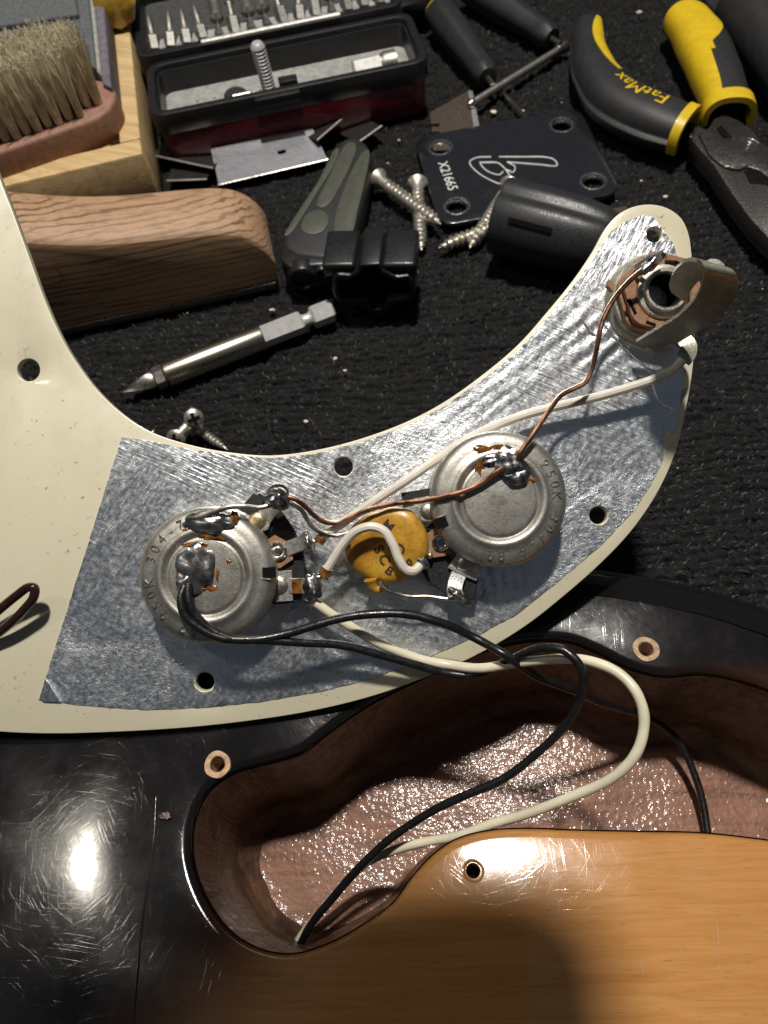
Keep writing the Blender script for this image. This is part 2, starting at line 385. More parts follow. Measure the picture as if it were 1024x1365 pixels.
def cdt(outer, holes=(), step=None, jitter=.3):
    """triangulate a flat region with holes, optionally with inner points; returns 2D points, triangles, loops"""
    pts = []; edges = []; loops = []
    for L in [outer, *holes]:
        b = len(pts); pts += [Vector((q[0], q[1])) for q in L]; edges += [(b + i, b + (i + 1) % len(L)) for i in range(len(L))]; loops.append(list(range(b, b + len(L))))
    if step:
        xs = [q[0] for q in outer]; ys = [q[1] for q in outer]; r2 = random.Random(3)
        y = min(ys)
        while y < max(ys):
            x = min(xs)
            while x < max(xs):
                q = (x + r2.uniform(-jitter, jitter) * step, y + r2.uniform(-jitter, jitter) * step)
                if inside(q, outer) and not any(inside(q, h) for h in holes): pts.append(Vector(q))
                x += step
            y += step
    V, E, Fc, ov, oe, of = geometry.delaunay_2d_cdt(pts, edges, [], 0, 1e-5)
    T = []
    for f in Fc:
        c = sum((V[i] for i in f), Vector((0, 0))) / len(f)
        if inside(c, outer) and not any(inside(c, h) for h in holes): T.append(tuple(f))
    inv = {}
    for i, src in enumerate(ov):
        for q in src: inv[q] = i
    return V, T, [[inv[i] for i in L] for L in loops]
def sheet(mb, outer, holes, z1, z0, fn=None, step=None):
    """a plate with holes between heights z0 and z1; fn displaces its top"""
    V, T, L = cdt(outer, holes, step); k = len(V)
    top = [Vector((q.x, q.y, z1 + (fn(q.x, q.y) if fn else 0))) for q in V]; bot = [Vector((q.x, q.y, z0)) for q in V]
    fs = list(T) + [tuple(i + k for i in f[::-1]) for f in T]
    for lp in L: fs += [(lp[i], lp[(i + 1) % len(lp)], lp[(i + 1) % len(lp)] + k, lp[i] + k) for i in range(len(lp))]
    return mb.add(top + bot, fs)
def text_geo(s, size, extrude=0.0, bold=0.0):
    cu = bpy.data.curves.new('t', 'FONT'); cu.body = s; cu.size = size; cu.extrude = extrude; cu.align_x = 'CENTER'; cu.align_y = 'CENTER'; cu.resolution_u = 3; cu.offset = bold
    o = bpy.data.objects.new('t', cu); COL.objects.link(o); dg = bpy.context.evaluated_depsgraph_get()
    me = bpy.data.meshes.new_from_object(o.evaluated_get(dg)); vs = [v.co.copy() for v in me.vertices]; fs = [tuple(p.vertices) for p in me.polygons]
    bpy.data.objects.remove(o); bpy.data.curves.remove(cu); bpy.data.meshes.remove(me); return vs, fs
def frame(o, d, up=(0, 0, 1)):
    """frame with x along d, z near up"""
    x = Vector(d).normalized(); z = Vector(up); y = z.cross(x).normalized(); z = x.cross(y)
    return Matrix((( x.x, y.x, z.x, o[0]), (x.y, y.y, z.y, o[1]), (x.z, y.z, z.z, o[2]), (0, 0, 0, 1)))
def vnoise(x, y, seed=0):
    """value noise on numpy arrays"""
    r = np.random.default_rng(seed).random((256, 256)).astype('f'); xi = np.floor(x).astype(int); yi = np.floor(y).astype(int); fx = x - xi; fy = y - yi
    fx = fx * fx * (3 - 2 * fx); fy = fy * fy * (3 - 2 * fy); g = lambda a, b: r[a % 256, b % 256]
    return (g(xi, yi) * (1 - fx) + g(xi + 1, yi) * fx) * (1 - fy) + (g(xi, yi + 1) * (1 - fx) + g(xi + 1, yi + 1) * fx) * fy

# ================================================================== the carpet
def carpet():
    st = .5
    gx = np.concatenate([[-900, -600, -400, -300, -255], np.arange(-235, 235, st), [255, 300, 400, 600, 900]])
    gy = np.concatenate([[-700, -400, -200, -60, 5], np.arange(20, 385, st), [400, 450, 600, 900]])
    nx, ny = len(gx), len(gy); X, Y = np.meshgrid(gx, gy)
    def height(X, Y):
        wy = Y - .07 * X + 4.0 * vnoise(X / 24, Y / 24, 1) + 1.5 * vnoise(X / 5.5, Y / 5.5, 2)
        row = np.abs(np.sin(wy * math.pi / 2.5)) ** .8                       # rows of loops
        loops = vnoise(X / 2.4, np.floor(wy / 2.5) * 7.3, 3); long = vnoise(X / 9, wy / 2.5, 6)
        return -4.1 + 2.0 * row * (.30 + .95 * loops) + 1.1 * long + .5 * vnoise(X / 1.0, Y / .9, 5) + .3 * vnoise(X / .6, Y / .6, 8)
    Z = height(X, Y)
    me = bpy.data.meshes.new('carpet'); N = nx * ny
    co = np.stack([X, Y, Z], -1).reshape(-1, 3) * S
    i = np.arange(N).reshape(ny, nx); q = np.stack([i[:-1, :-1], i[:-1, 1:], i[1:, 1:], i[1:, :-1]], -1).reshape(-1, 4)
    me.vertices.add(N); me.vertices.foreach_set('co', co.astype('f').ravel())
    me.loops.add(q.size); me.loops.foreach_set('vertex_index', q.astype('i').ravel())
    me.polygons.add(len(q)); me.polygons.foreach_set('loop_start', (np.arange(len(q)) * 4).astype('i')); me.polygons.foreach_set('use_smooth', np.ones(len(q), bool))
    me.update(calc_edges=True); me.validate(); me.materials.append(MATS['carpet'])
    o = bpy.data.objects.new('carpet', me); COL.objects.link(o); tag(o, 'black ribbed loop carpet under the tools and the guitar body', kind='structure')
    # short loose fibres
    K = 170000
    px = rng.uniform(-215, 215, K); py = rng.uniform(10, 370, K); pz = height(px, py)
    a = rng.normal(.1, .75, K) + math.pi * rng.integers(0, 2, K); ln = rng.uniform(.6, 1.9, K); up = rng.uniform(.1, .9, K); wd = rng.uniform(.06, .13, K)
    dx, dy = np.cos(a), np.sin(a)
    P = np.empty((K, 5, 3)); b = np.stack([px, py, pz - .1], -1); d = np.stack([dx * ln * .5, dy * ln * .5, up], -1); sd = np.stack([-dy * wd, dx * wd, 0 * wd], -1)
    P[:, 0] = b - sd; P[:, 1] = b + sd; P[:, 2] = b + d + sd; P[:, 3] = b + d - sd; P[:, 4] = b + d * np.array([2.0, 2.0, 1.15])
    base = np.arange(K)[:, None] * 5
    fq = np.concatenate([base + np.array([[0, 1, 2]]), base + np.array([[0, 2, 3]]), base + np.array([[3, 2, 4]])]).astype('i')
    me = bpy.data.meshes.new('fibres'); me.vertices.add(K * 5); me.vertices.foreach_set('co', (P * S).astype('f').ravel())
    me.loops.add(fq.size); me.loops.foreach_set('vertex_index', fq.ravel()); me.polygons.add(len(fq)); me.polygons.foreach_set('loop_start', (np.arange(len(fq)) * 3).astype('i'))
    me.update(calc_edges=True); me.materials.append(MATS['carpet_fibre'])
    f = bpy.data.objects.new('fibres', me); COL.objects.link(f); f.parent = o; f['kind'] = 'stuff'
carpet()

# ================================================================== the guitar body
BZ = 42.0
body = thing('guitar_body', 'black to amber sunburst bass guitar body with routed control cavity', 'guitar body', W(500, 1150, 0))
def loop_xy(px, z, per=6): return spline([Vector((*W(x, y, z).xy, 0)) for x, y in px], per, True)
def offset(L, d):
    out = []; N = len(L)
    for i in range(N):
        t = (L[(i + 1) % N] - L[i - 1]).normalized(); out.append(L[i] + Vector((t.y, -t.x, 0)) * d)
    return out
def area2(L): return sum(L[i].x * L[(i + 1) % len(L)].y - L[(i + 1) % len(L)].x * L[i].y for i in range(len(L)))
CAVPX = [(386, 1272), (345, 1266), (305, 1243), (275, 1205), (257, 1163), (251, 1125), (257, 1085), (276, 1050), (312, 1026), (360, 1013), (400, 1000), (440, 970), (490, 936), (545, 908),
         (600, 882), (650, 862), (705, 850), (760, 851), (800, 866), (840, 886), (885, 897), (940, 894), (990, 903), (1040, 920), (1120, 960), (1200, 1030), (1210, 1110), (1120, 1130), (1024, 1117), (940, 1108), (850, 1106), (760, 1104),
         (700, 1102), (645, 1106), (605, 1118), (575, 1139), (550, 1166), (522, 1203), (482, 1232), (435, 1258)]
cav = loop_xy(CAVPX, BZ, 6)
if area2(cav) < 0: cav.reverse()
OUTPX = [(1024, 803), (960, 782), (890, 766), (820, 754), (745, 742), (680, 712), (610, 682), (530, 664), (430, 660), (300, 655), (150, 640), (0, 640), (-250, 700), (-480, 900), (-560, 1250), (-420, 1700), (0, 2000), (600, 2050), (1200, 1900), (1600, 1500), (1650, 1150), (1450, 950), (1200, 860)]
outl = loop_xy(OUTPX, BZ - 4, 6)
if area2(outl) < 0: outl.reverse()
HOLES = [(289, 1018), (862, 864), (631, 1160)]
from mathutils.kdtree import KDTree
kd = KDTree(len(cav) * 4)
for i in range(len(cav)):
    for j in range(4): kd.insert(cav[i].lerp(cav[(i + 1) % len(cav)], j / 4), i * 4 + j)
kd.balance()
def drop(x, y):
    d = kd.find((x, y, 0))[2]; return -1.05 * max(0, 1 - d / 22) ** 2
def body_mesh():
    mb = MB()
    er = 9.0; cr = 1.6
    ins = offset(outl, -er); rim = offset(cav, cr)
    hl = [circ(W(x, y, BZ), 1.25, 14) for x, y in HOLES]
    # flat top
    V, T, L = cdt(ins, [rim, *hl], 3.0)
    mb.add([Vector((q.x, q.y, BZ + drop(q.x, q.y))) for q in V], T)
    # rounded outer edge and side
    rings = []
    for k in range(7):
        a = k / 6 * math.pi / 2; o2 = offset(outl, -er + er * math.sin(a)); rings.append([Vector((q.x, q.y, BZ - er + er * math.cos(a))) for q in o2])
    rings.append([Vector((q.x, q.y, 8)) for q in outl]); rings.append([Vector((q.x, q.y, .4)) for q in offset(outl, -6)])
    mb.loft(rings, False)
    mb.add([Vector((q.x, q.y, .4)) for q in offset(outl, -6)], [tuple(range(len(outl)))])
    # rolled cavity rim
    rings = []
    for k in range(6):
        a = k / 5 * math.pi / 2; o2 = offset(cav, cr - cr * math.sin(a)); rings.append([Vector((q.x, q.y, BZ + drop(r_.x, r_.y) - cr + cr * math.cos(a))) for q, r_ in zip(o2, rim)])
    mb.loft(rings, False)
    OPEN.add('lacquered_shell')
    o = mb.build('lacquered_shell', 'sunburst', body, sharp=60); OPEN.discard('lacquered_shell')
    # cavity wall
    mb = MB(); rings = []; FZ = 6.5
    N = len(cav)
    for k in range(15):
        t = k / 14; z = BZ - .75 - cr - t * (BZ - .75 - cr - FZ)
        ins_ = .2 + 1.6 * t + (2.6 * max(0, (t - .86) / .14) ** 2)
        rr = offset(cav, -ins_)
        rings.append([Vector((q.x, q.y, z)) + Vector((1, .7, 0)) * (.35 * noise.noise(Vector((q.x * .25, q.y * .25, z * .12))) + .12 * noise.noise(Vector((q.x, q.y, z * .4)))) * min(1, k) for q in rr])
    OPEN.add('cavity_wall'); mb.loft(rings, False); mb.build('cavity_wall', 'cavity_wall', body); OPEN.discard('cavity_wall')
    # cavity floor
    mb = MB(); fl = [Vector((q.x, q.y, 0)) for q in rings[-1]]
    V, T, L = cdt(fl, [], 1.6)
    edge = set(L[0])
    def fz(q):
        return .45 * noise.noise(Vector((q.x * .06, q.y * .09, 3))) + .07 * noise.noise(Vector((q.x * .35, q.y * .5, 1)))
    mb.add([Vector((q.x, q.y, FZ + (0 if i in edge else fz(q)))) for i, q in enumerate(V)], T)
    c0 = W(440, 1105, FZ)      # drill mark: low rings left by the router bit
    OPEN.add('cavity_floor'); mb.build('cavity_floor', 'cavity_floor', body, sharp=80); OPEN.discard('cavity_floor')
    mb = MB()
    for r_ in (2.2, 3.6, 5.0): mb.tube([Vector((q.x, q.y, FZ + .15 + .2 * noise.noise(q * .3))) for q in circ(c0, r_, 40)][:int(40 * (1 - .12 * r_))], .07, 6, False)
    mb.build('router_mark', 'cavity_floor', body)
    # screw holes: bare wood collar and bore painted dark for its shade
    for i, (x, y) in enumerate(HOLES):
        c = W(x, y, BZ); c.z += max(drop(q.x, q.y) for q in circ(c, 2.2, 12)); mb = MB(); rr = (2.5, 2.5, 1.9)[i]
        def wob(a, z, i=i): return 1 + .10 * noise.noise(Vector((math.cos(a) * 1.3, math.sin(a) * 1.3, i * 5)))
        mb.lathe([(rr, -.5), (rr * .97, .10), (rr * .85, .16), (1.55, .10), (1.25, -.3), (1.15, -4), (1.0, -9), (0, -9)], 28, c, fn=wob)
        OPEN.add('screw_hole'); h = mb.build('screw_hole', 'bare_wood' if i < 2 else 'sunburst', body); OPEN.discard('screw_hole')
        MB().lathe([(0, 0), (1.08, 0), (1.08, -.2), (0, -.2)], 20, c + Vector((0, 0, -5))).build('bore', 'hole_shade', h)
    # dents and a glue seam
    pts = spline([W(x, y, BZ + .02) for x, y in [(208, 1062), (205, 1120), (199, 1160), (190, 1220), (184, 1290), (178, 1370), (174, 1440)]], 8)
    MB().tube(pts, [.05 + .05 * abs(noise.noise(p * .2)) for p in pts], 6).build('glue_seam', 'sunburst', body)
    c = W(220, 1087, BZ); MB().blob(c, (.8, .6, .06), 5, .8).build('lacquer_chip', 'cavity_wall', body)
    for (x, ya, yb) in ((741, 1195, 1220), (778, 1212, 1229), (785, 1185, 1223), (808, 1163, 1179), (927, 1185, 1207), (957, 1207, 1295), (856, 1280, 1302), (908, 1258, 1283), (720, 1236, 1251), (726, 1286, 1298), (398, 1300, 1310), (870, 1330, 1350)):
        a, b = W(x - 3, ya, BZ), W(x + 2, yb, BZ)
        for q in (a, b): q.z += drop(q.x, q.y) + .02
        MB().tube([a, a.lerp(b, .5) + Vector((.15, 0, 0)), b], [.03, .07, .02], 5).build('scratch', 'bare_wood', body)
body_mesh()

# ================================================================== the pickguard and its wiring
guard = thing('pickguard', 'cream pickguard lying face down, its back covered with foil, pots and jack', 'pickguard', None, M=Matrix.Translation(G(250, 968, -1.8)) @ RC.to_4x4())
GP = [(-8, 215), (20, 290), (40, 345), (60, 400), (80, 445), (100, 480), (130, 520), (165, 553), (200, 575), (250, 592), (300, 602), (360, 607), (420, 600), (480, 585), (540, 563), (590, 537), (640, 502), (690, 460), (730, 415),
      (765, 372), (790, 335), (808, 303), (825, 285), (845, 275), (868, 272), (890, 277), (908, 290), (918, 310), (923, 345), (926, 400), (927, 440), (924, 490), (916, 540), (905, 590), (890, 630), (870, 668), (840, 710), (800, 752), (750, 796), (700, 835),
      (640, 871), (580, 898), (500, 927), (420, 947), (340, 960), (250, 970), (150, 976), (60, 978), (-20, 974), (-300, 940), (-520, 760), (-560, 500), (-420, 200), (-200, 0), (-50, 60)]
g_out = [Vector((q.x, q.y, 0)) for q in spline([gl(x, y) for x, y in GP], 5, True)]
GH = [(38, 493, 15), (458, 622, 12.5), (798, 687, 12), (273, 909, 12.5), (872, 313, 10)]
g_holes = [circ(gl(x, y), r * GD / F, 24) for x, y, r in GH]
mb = MB(GM); sheet(mb, g_out, g_holes, 0, -1.8); mb.build('guard_plate', 'guard_plastic', guard, bevel=(.25, 2))
FP = [(163, 582), (205, 589), (250, 598), (300, 606), (360, 611), (420, 605), (480, 590), (540, 569), (590, 543), (640, 509), (690, 468), (733, 420), (770, 374), (795, 338), (815, 308), (835, 295), (856, 287), (872, 291), (884, 308), (898, 326), (904, 350), (912, 400), (914, 450),
      (912, 480), (907, 530), (903, 572), (893, 578), (884, 568), (883, 585), (884, 612), (868, 645), (845, 680), (800, 728), (745, 774), (690, 818), (635, 848), (570, 876), (500, 903), (430, 921), (350, 935), (270, 943), (195, 946), (110, 940), (52, 933)]
RIP = [(*gl(668, 786).xy, 6.0, R(12), 1.9, .16), (*gl(790, 455).xy, 7.0, R(-50), 2.6, .13), (*gl(640, 555).xy, 9.0, R(-55), 2.1, .06), (*gl(865, 525).xy, 6.0, R(35), 3.0, .18), (*gl(440, 880).xy, 8.0, R(60), 3.2, .07), (*gl(870, 330).xy, 4.0, R(100), 1.6, .08)]
def foil():
    pts = []
    P = [gl(x, y) for x, y in FP]; N = len(P)
    for i in range(N):       # cut with scissors: straight runs with small nicks
        a, b = P[i], P[(i + 1) % N]; k = max(2, int((b - a).length / .9))
        for j in range(k):
            t = j / k; q = a.lerp(b, t); tt = (b - a).normalized(); nn = Vector((-tt.y, tt.x, 0)); q += nn * (.16 * noise.noise(q * .9) + .05 * noise.noise(q * 4)) * (0 if j == 0 else 1); pts.append(q)
    jag = []
    for k, (x, y, r) in enumerate(GH[1:]):
        c = gl(x, y); jag.append([c + Vector((math.cos(a), math.sin(a), 0)) * (r * GD / F + .12 + .35 * abs(noise.noise(Vector((math.cos(a) * 2, math.sin(a) * 2, k * 3))))) for a in (2 * math.pi * i / 22 for i in range(22))])
    def fn(x, y):
        q = Vector((x, y, 0)); z = .05 * noise.noise(q * .35) + .05 * noise.noise(q * 1.1)
        for (cx, cy, rad, ang, wl, am) in RIP:
            g = math.exp(-((x - cx) ** 2 + (y - cy) ** 2) / rad ** 2)
            if g > .02: z += am * g * (math.sin((x * math.cos(ang) + y * math.sin(ang)) * 2 * math.pi / wl + 1.5 * noise.noise(q * .3)) + .4)
        return z
    mb = MB(GM); sheet(mb, pts, jag, .16, -.05, fn, .75)
    o = mb.build('foil_shield', 'foil', guard, sharp=50)
    c = [(53, 932), (60, 905), (66, 912), (80, 935), (58, 936)]
    mb = MB(GM); mb.prism([gl(x, y, .7 if i in (2, 3) else .3) for i, (x, y) in enumerate(c)], (0, 0, -.08)); mb.build('folded_corner', 'foil', o)
    # loose bright creases pressed up beside the jack
    for k, path in enumerate([[(800, 425), (815, 445), (840, 470), (870, 498), (893, 515)], [(775, 425), (790, 445), (808, 452)], [(830, 500), (850, 515), (875, 535)], [(868, 505), (880, 535), (900, 545)]]):
        q = spline([gl(x, y, .2) for x, y in path], 5); MB(GM).tube(q, [.25 * math.sin(math.pi * (i + .5) / len(q)) + .05 for i in range(len(q))], 6).build('crease', 'foil', o)
    return o
foil_o = foil()

def ring_text(s, a0, da, r, size, z, c, ext=.10):
    """letters on a ring, clockwise from angle a0 (degrees, 0 = right, counter-clockwise positive), tops outward"""
    mb = MB(GM); a = a0
    for ch in s:
        if ch != ' ':
            vs, fs = text_geo(ch, size, ext); M2 = Matrix.Translation(Vector((c.x, c.y, z))) @ Matrix.Rotation(R(a), 4, 'Z') @ Matrix.Translation((r, 0, 0)) @ Matrix.Rotation(R(-90), 4, 'Z')
            mb.add([M2 @ v for v in vs], fs)
        a -= da
    return mb
TOP = 10.0
def pot(px, py, text, ta, tda, notch):
    c = gl(px, py, TOP); c.z = 0
    mb = MB(GM)
    prof = [(0, TOP - .35), (5.6, TOP - .35), (6.15, TOP - .42), (6.45, TOP - .75), (6.8, TOP - .8), (7.15, TOP - .55), (7.5, TOP - .15), (8.0, TOP - .05), (8.45, TOP - .2), (8.7, TOP - .42), (9.6, TOP - .50), (10.6, TOP - .68), (11.25, TOP - 1.0), (11.75, TOP - 1.6), (12.0, TOP - 2.4), (12.0, 1.6), (12.15, 1.3), (12.15, .9), (3.5, .9), (3.5, -1.8), (3.0, -1.8), (3.0, -18.0), (0, -18.0)]
    o = mb.lathe(prof, 72, c).build('potentiometer', 'pot_metal', guard, sharp=40)
    ring_text(text, ta, tda, 9.75, 2.5, TOP - .52, c).build('stamped_lettering', 'pot_stamp', o)
    # locating notch with its bent tab
    n0 = Vector((math.cos(R(notch)), math.sin(R(notch)), 0)); t0 = Vector((-n0.y, n0.x, 0)); e = c + n0 * 10.7
    MB(GM).prism([e + n0 * a + t0 * b + Vector((0, 0, TOP - .45)) for a, b in ((-.8, -.9), (1.25, -.9), (1.25, .9), (-.8, .9))], (0, 0, -4)).build('locating_notch', 'hole_shade', o)  # near-black block for the shade in the notch
    MB(GM).prism([e + n0 * a + t0 * b + Vector((0, 0, TOP - .35)) for a, b in ((-1.2, -1.05), (.6, -1.25), (.6, -1.0), (-1.2, -.85))], (0, 0, -.6)).build('bent_tab', 'lug', o)
    MB(GM).lathe([(0, 0), (5.2, 0), (9.4, -1.0), (9.4, -10.5), (0, -10.5)], 40, c + Vector((0, 0, -9.5))).build('shaft_knob', 'black_plastic', o, bevel=(.4, 2))
    return o, c
potL, cL = pot(273, 768, '67 250K 304-7', 258, 11.8, 3)
potR, cR = pot(667, 665, '250K 304-6 82', 38, 11.5, 202)
def poly(px, h, th, name, mat, par, bevel=None, hs=None):
    return MB(GM).prism([gl(x, y, hs[i] if hs else h) for i, (x, y) in enumerate(px)], (0, 0, -th)).build(name, mat, par, bevel)
def strip_pts(px, wd, th, name, mat, par):
    """a flat metal strip following (x, y, h) points, width across"""
    P = spline([gl(*p) for p in px], 5); mb = MB(GM); rings = []
    for i, p in enumerate(P):
        t = (P[min(i + 1, len(P) - 1)] - P[max(i - 1, 0)]).normalized(); s_ = t.cross(Vector((0, 0, 1)))
        s_ = s_.normalized() if s_.length > .05 else Vector((0, 1, 0)); u = s_.cross(t)
        rings.append([p + s_ * a * wd / 2 + u * b * th / 2 for a, b in ((-1, -1), (1, -1), (1, 1), (-1, 1))])
    return mb.loft(rings).build(name, mat, par, bevel=(th * .3, 1))
def rivet(x, y, h, r, par, mat='brass', eyelet=False):
    c = gl(x, y, h)
    if eyelet: return MB(GM).lathe([(0, -.1), (r * .35, -.1), (r * .35, .15), (r * .55, .05), (r * .62, .1), (r * .8, .45), (r, .2), (r, -.6), (0, -.6)], 22, c).build('eyelet', mat, par)
    return MB(GM).lathe([(0, .55), (r * .5, .5), (r * .85, .3), (r, 0), (r, -.5), (0, -.5)], 22, c).build('rivet', mat, par)
def solder(x, y, h, rx, ry, rz, seed, par, rot=0.0, mat='solder', amp=.34):
    M3 = (RC @ Matrix.Rotation(R(rot), 3, 'Z')); c = G(x, y, h)
    return MB().blob(c, (rx, ry, rz), seed, amp, M3, nu=30, nv=18).build('solder_joint', mat, par)
# --- left pot terminals
poly([(326, 676), (345, 657), (366, 668), (392, 705), (405, 740), (408, 775), (400, 803), (365, 806), (345, 790), (340, 720)], 4.2, 1.4, 'terminal_board', 'black_board', potL, (.15, 1))
poly([(318, 680), (338, 657), (352, 668), (340, 690)], 5.2, .8, 'board_tab', 'black_board', potL, (.1, 1))
poly([(328, 680), (353, 673), (365, 682), (358, 706), (339, 714), (325, 699)], 5.0, .5, 'terminal_lug', 'lug', potL, (.1, 1))
poly([(345, 729), (366, 713), (386, 724), (391, 746), (373, 758), (350, 752)], 5.2, .6, 'terminal_lug', 'fibre', potL, (.1, 1))
poly([(365, 762), (389, 760), (391, 801), (366, 803)], 5.0, .6, 'terminal_lug', 'lug', potL, (.1, 1))
rivet(343, 694, 5.1, 1.6, potL); rivet(370, 735, 5.4, 1.75, potL, 'steel', True); rivet(371, 780, 5.1, 1.8, potL, 'dull_steel')
strip_pts([(352, 690, 5.0), (358, 682, 5.6), (365, 674, 7.2), (373, 664, 9.5)], 3.0, .4, 'lug_arm', 'lug', potL)
strip_pts([(380, 733, 5.2), (392, 728, 5.6), (402, 724, 6.4), (412, 716, 8.0)], 2.6, .4, 'lug_arm', 'lug', potL)
strip_pts([(385, 781, 5.0), (397, 781, 5.2), (410, 781, 6.2), (418, 781, 8.5)], 2.8, .4, 'lug_arm', 'lug', potL)
poly([(389, 772), (403, 771), (404, 790), (389, 791)], 5.7, .3, 'flux_stain', 'flux', potL)
solder(371, 666, 9.6, 1.9, 1.7, 1.5, 3, potL); solder(412, 722, 7.6, .75, 2.2, 1.4, 5, potL, 20); solder(417, 782, 7.0, 1.5, 2.5, 1.4, 8, potL, 10)
solder(413, 800, 6.2, 1.3, .7, .7, 9, potL); solder(425, 768, 6.4, 1.1, .7, .7, 10, potL, 40)
mb = MB(GM)
for k in range(3): mb.tube([gl(371, 663, 9.4) + Vector((1.9 * math.cos(a) * .9 + .5 * math.sin(a) * (k - 1), 1.3 * math.sin(a) + (k - 1) * .7 - .2 * math.cos(a), .9 + .6 * math.sin(a))) for a in (2 * math.pi * i / 20 for i in range(21))], .28, 6)
mb.build('wrapped_lead', 'tinned', potL)
# solder pools on the left can
solder(262, 757, TOP - .1, 3.2, 4.0, 1.15, 12, potL, 8, 'old_solder', amp=.35); solder(280, 697, TOP - .5, 4.4, 1.9, 1.2, 14, potL, -4, 'old_solder', amp=.35)
solder(247, 780, TOP + .3, 1.6, 2.2, .9, 15, potL, 12, 'old_solder', amp=.3)
for x, y, a, b, sd in ((288, 715, 3.4, .7, 1), (241, 775, .8, 2.4, 2), (283, 783, 1.3, .8, 3), (250, 707, 1.0, .5, 4), (312, 690, .9, 1.3, 5), (305, 748, .6, .5, 6), (268, 785, 1.4, .6, 7), (262, 726, 2.6, .5, 8), (300, 712, 1.2, .5, 9), (237, 755, .6, 1.5, 10), (246, 800, .8, 1.0, 11), (290, 765, .5, 1.2, 12)):
    MB().blob(G(x, y, TOP - .42), (a * .8, b * .9, .22), sd + 20, .6, RC.copy(), nu=34).build('flux_stain', 'flux', potL)
# --- right pot terminals
poly([(536, 658), (575, 652), (582, 700), (600, 745), (640, 760), (633, 800), (604, 800), (570, 775), (545, 735), (540, 700)], 4.2, 1.4, 'terminal_board', 'black_board', potR, (.15, 1))
poly([(535, 657), (577, 650), (581, 708), (541, 706)], 4.9, .6, 'board_tab', 'black_board', potR, (.1, 1))
poly([(550, 665), (578, 660), (581, 693), (568, 703), (555, 702)], 5.2, .6, 'terminal_lug', 'lug', potR, (.1, 1))
poly([(560, 717), (583, 702), (600, 721), (596, 741), (577, 744)], 5.3, .6, 'terminal_lug', 'fibre', potR, (.1, 1))
poly([(597, 757), (610, 737), (644, 757), (635, 775), (617, 767)], 5.0, .6, 'terminal_lug', 'lug', potR, (.1, 1))
rivet(571, 681, 5.3, 1.5, potR, 'dull_steel'); rivet(588, 723, 5.5, 1.6, potR, 'steel', True); rivet(620, 751, 5.1, 1.5, potR, 'dull_steel')
strip_pts([(560, 683, 5.2), (548, 684, 5.4), (538, 687, 5.2), (528, 692, 5.0)], 2.4, .4, 'lug_arm', 'lug', potR)
strip_pts([(572, 728, 5.3), (562, 734, 6.0), (555, 742, 7.0)], 2.4, .4, 'lug_arm', 'lug', potR)
strip_pts([(612, 765, 5.0), (608, 775, 5.4), (606, 786, 6.2), (608, 795, 7.6)], 2.8, .4, 'lug_arm', 'lug', potR)
solder(561, 746, 7.0, 1.2, 2.2, 1.2, 21, potR, 25); solder(613, 795, 7.0, 2.2, .9, 1.2, 23, potR, -35); solder(573, 741, 5.8, .6, .6, .5, 24, potR, mat='brass')
# solder pool on the right can
solder(681, 618, TOP - .2, 2.6, 3.1, 1.3, 31, potR, 20, amp=.4); solder(664, 612, TOP - .6, 3.0, 1.4, .9, 33, potR, 15, amp=.4); solder(688, 634, TOP, 2.2, 1.8, 1.0, 36, potR, amp=.3)
for x, y, a, b, sd in ((652, 600, 2.6, .8, 1), (640, 622, .7, 1.8, 2), (697, 640, 1.6, .8, 3)):
    MB().blob(G(x, y, TOP - .5), (a, b, .28), sd + 40, .8, RC.copy(), nu=34).build('flux_stain', 'flux', potR)
# --- capacitor
def capacitor():
    c = gl(516, 727, 5.6); M2 = GM @ Matrix.Translation(c) @ Matrix.Rotation(R(-14), 4, 'Y') @ Matrix.Rotation(R(8), 4, 'X')
    prof = [(0, 1.55), (4.2, 1.6), (5.8, 1.5), (6.7, 1.1), (7.15, .4), (7.2, -.2), (6.8, -1.0), (5.5, -1.5), (0, -1.6)]
    o = MB(M2).lathe(prof, 48, fn=lambda a, z: 1 + .03 * math.sin(3 * a + 1) + .08 * math.cos(2 * a + .9) + .02 * math.sin(5 * a) + .01 * math.sin(11 * a)).build('capacitor', 'cap_ceramic', guard)
    q = spline([gl(*p) for p in [(494, 772, 5.5), (497, 781, 5.2), (503, 786, 5.0), (512, 783, 5.2)]], 5)
    MB(GM).tube(q, [1.3, 1.2, 1.1, 1.0, .95, .9, .85, .8, .8, .75, .7, .7, .6, .6, .5, .3][:len(q)], 10).build('wax_drip', 'cap_ceramic', o)
    mb = MB(M2)
    Mi = M2.inverted()
    for s_, px, py, sz, rt in (('.O', 530, 731, 2.9, -40), ('P', 544, 751, 2.4, -40), ('S', 504, 733, 2.6, -60), ('C', 511, 747, 2.6, -60), ('M', 518, 701, 2.6, -40), ('B', 518, 762, 2.2, -40)):
        q = Mi @ G(px, py, 7.2); vs, fs = text_geo(s_, sz, .05, .08); M3 = Matrix.Translation((q.x, q.y, 1.58)) @ Matrix.Rotation(R(rt), 4, 'Z'); mb.add([M3 @ v for v in vs], fs)
    mb.build('printed_lettering', 'dark_print', o)
    q = spline([gl(*p) for p in [(506, 776, 6.6), (513, 785, 7.0), (528, 791, 6.6), (545, 795, 6.4), (570, 795, 6.2), (592, 798, 6.4), (607, 799, 6.8)]], 5)
    MB(GM).tube(q, .33, 8).build('lead', 'tinned', o)
    q = spline([gl(*p) for p in [(548, 765, 6.4), (556, 762, 7.2), (562, 750, 7.4)]], 5)
    MB(GM).tube(q, .33, 8).build('lead', 'tinned', o)
capacitor()
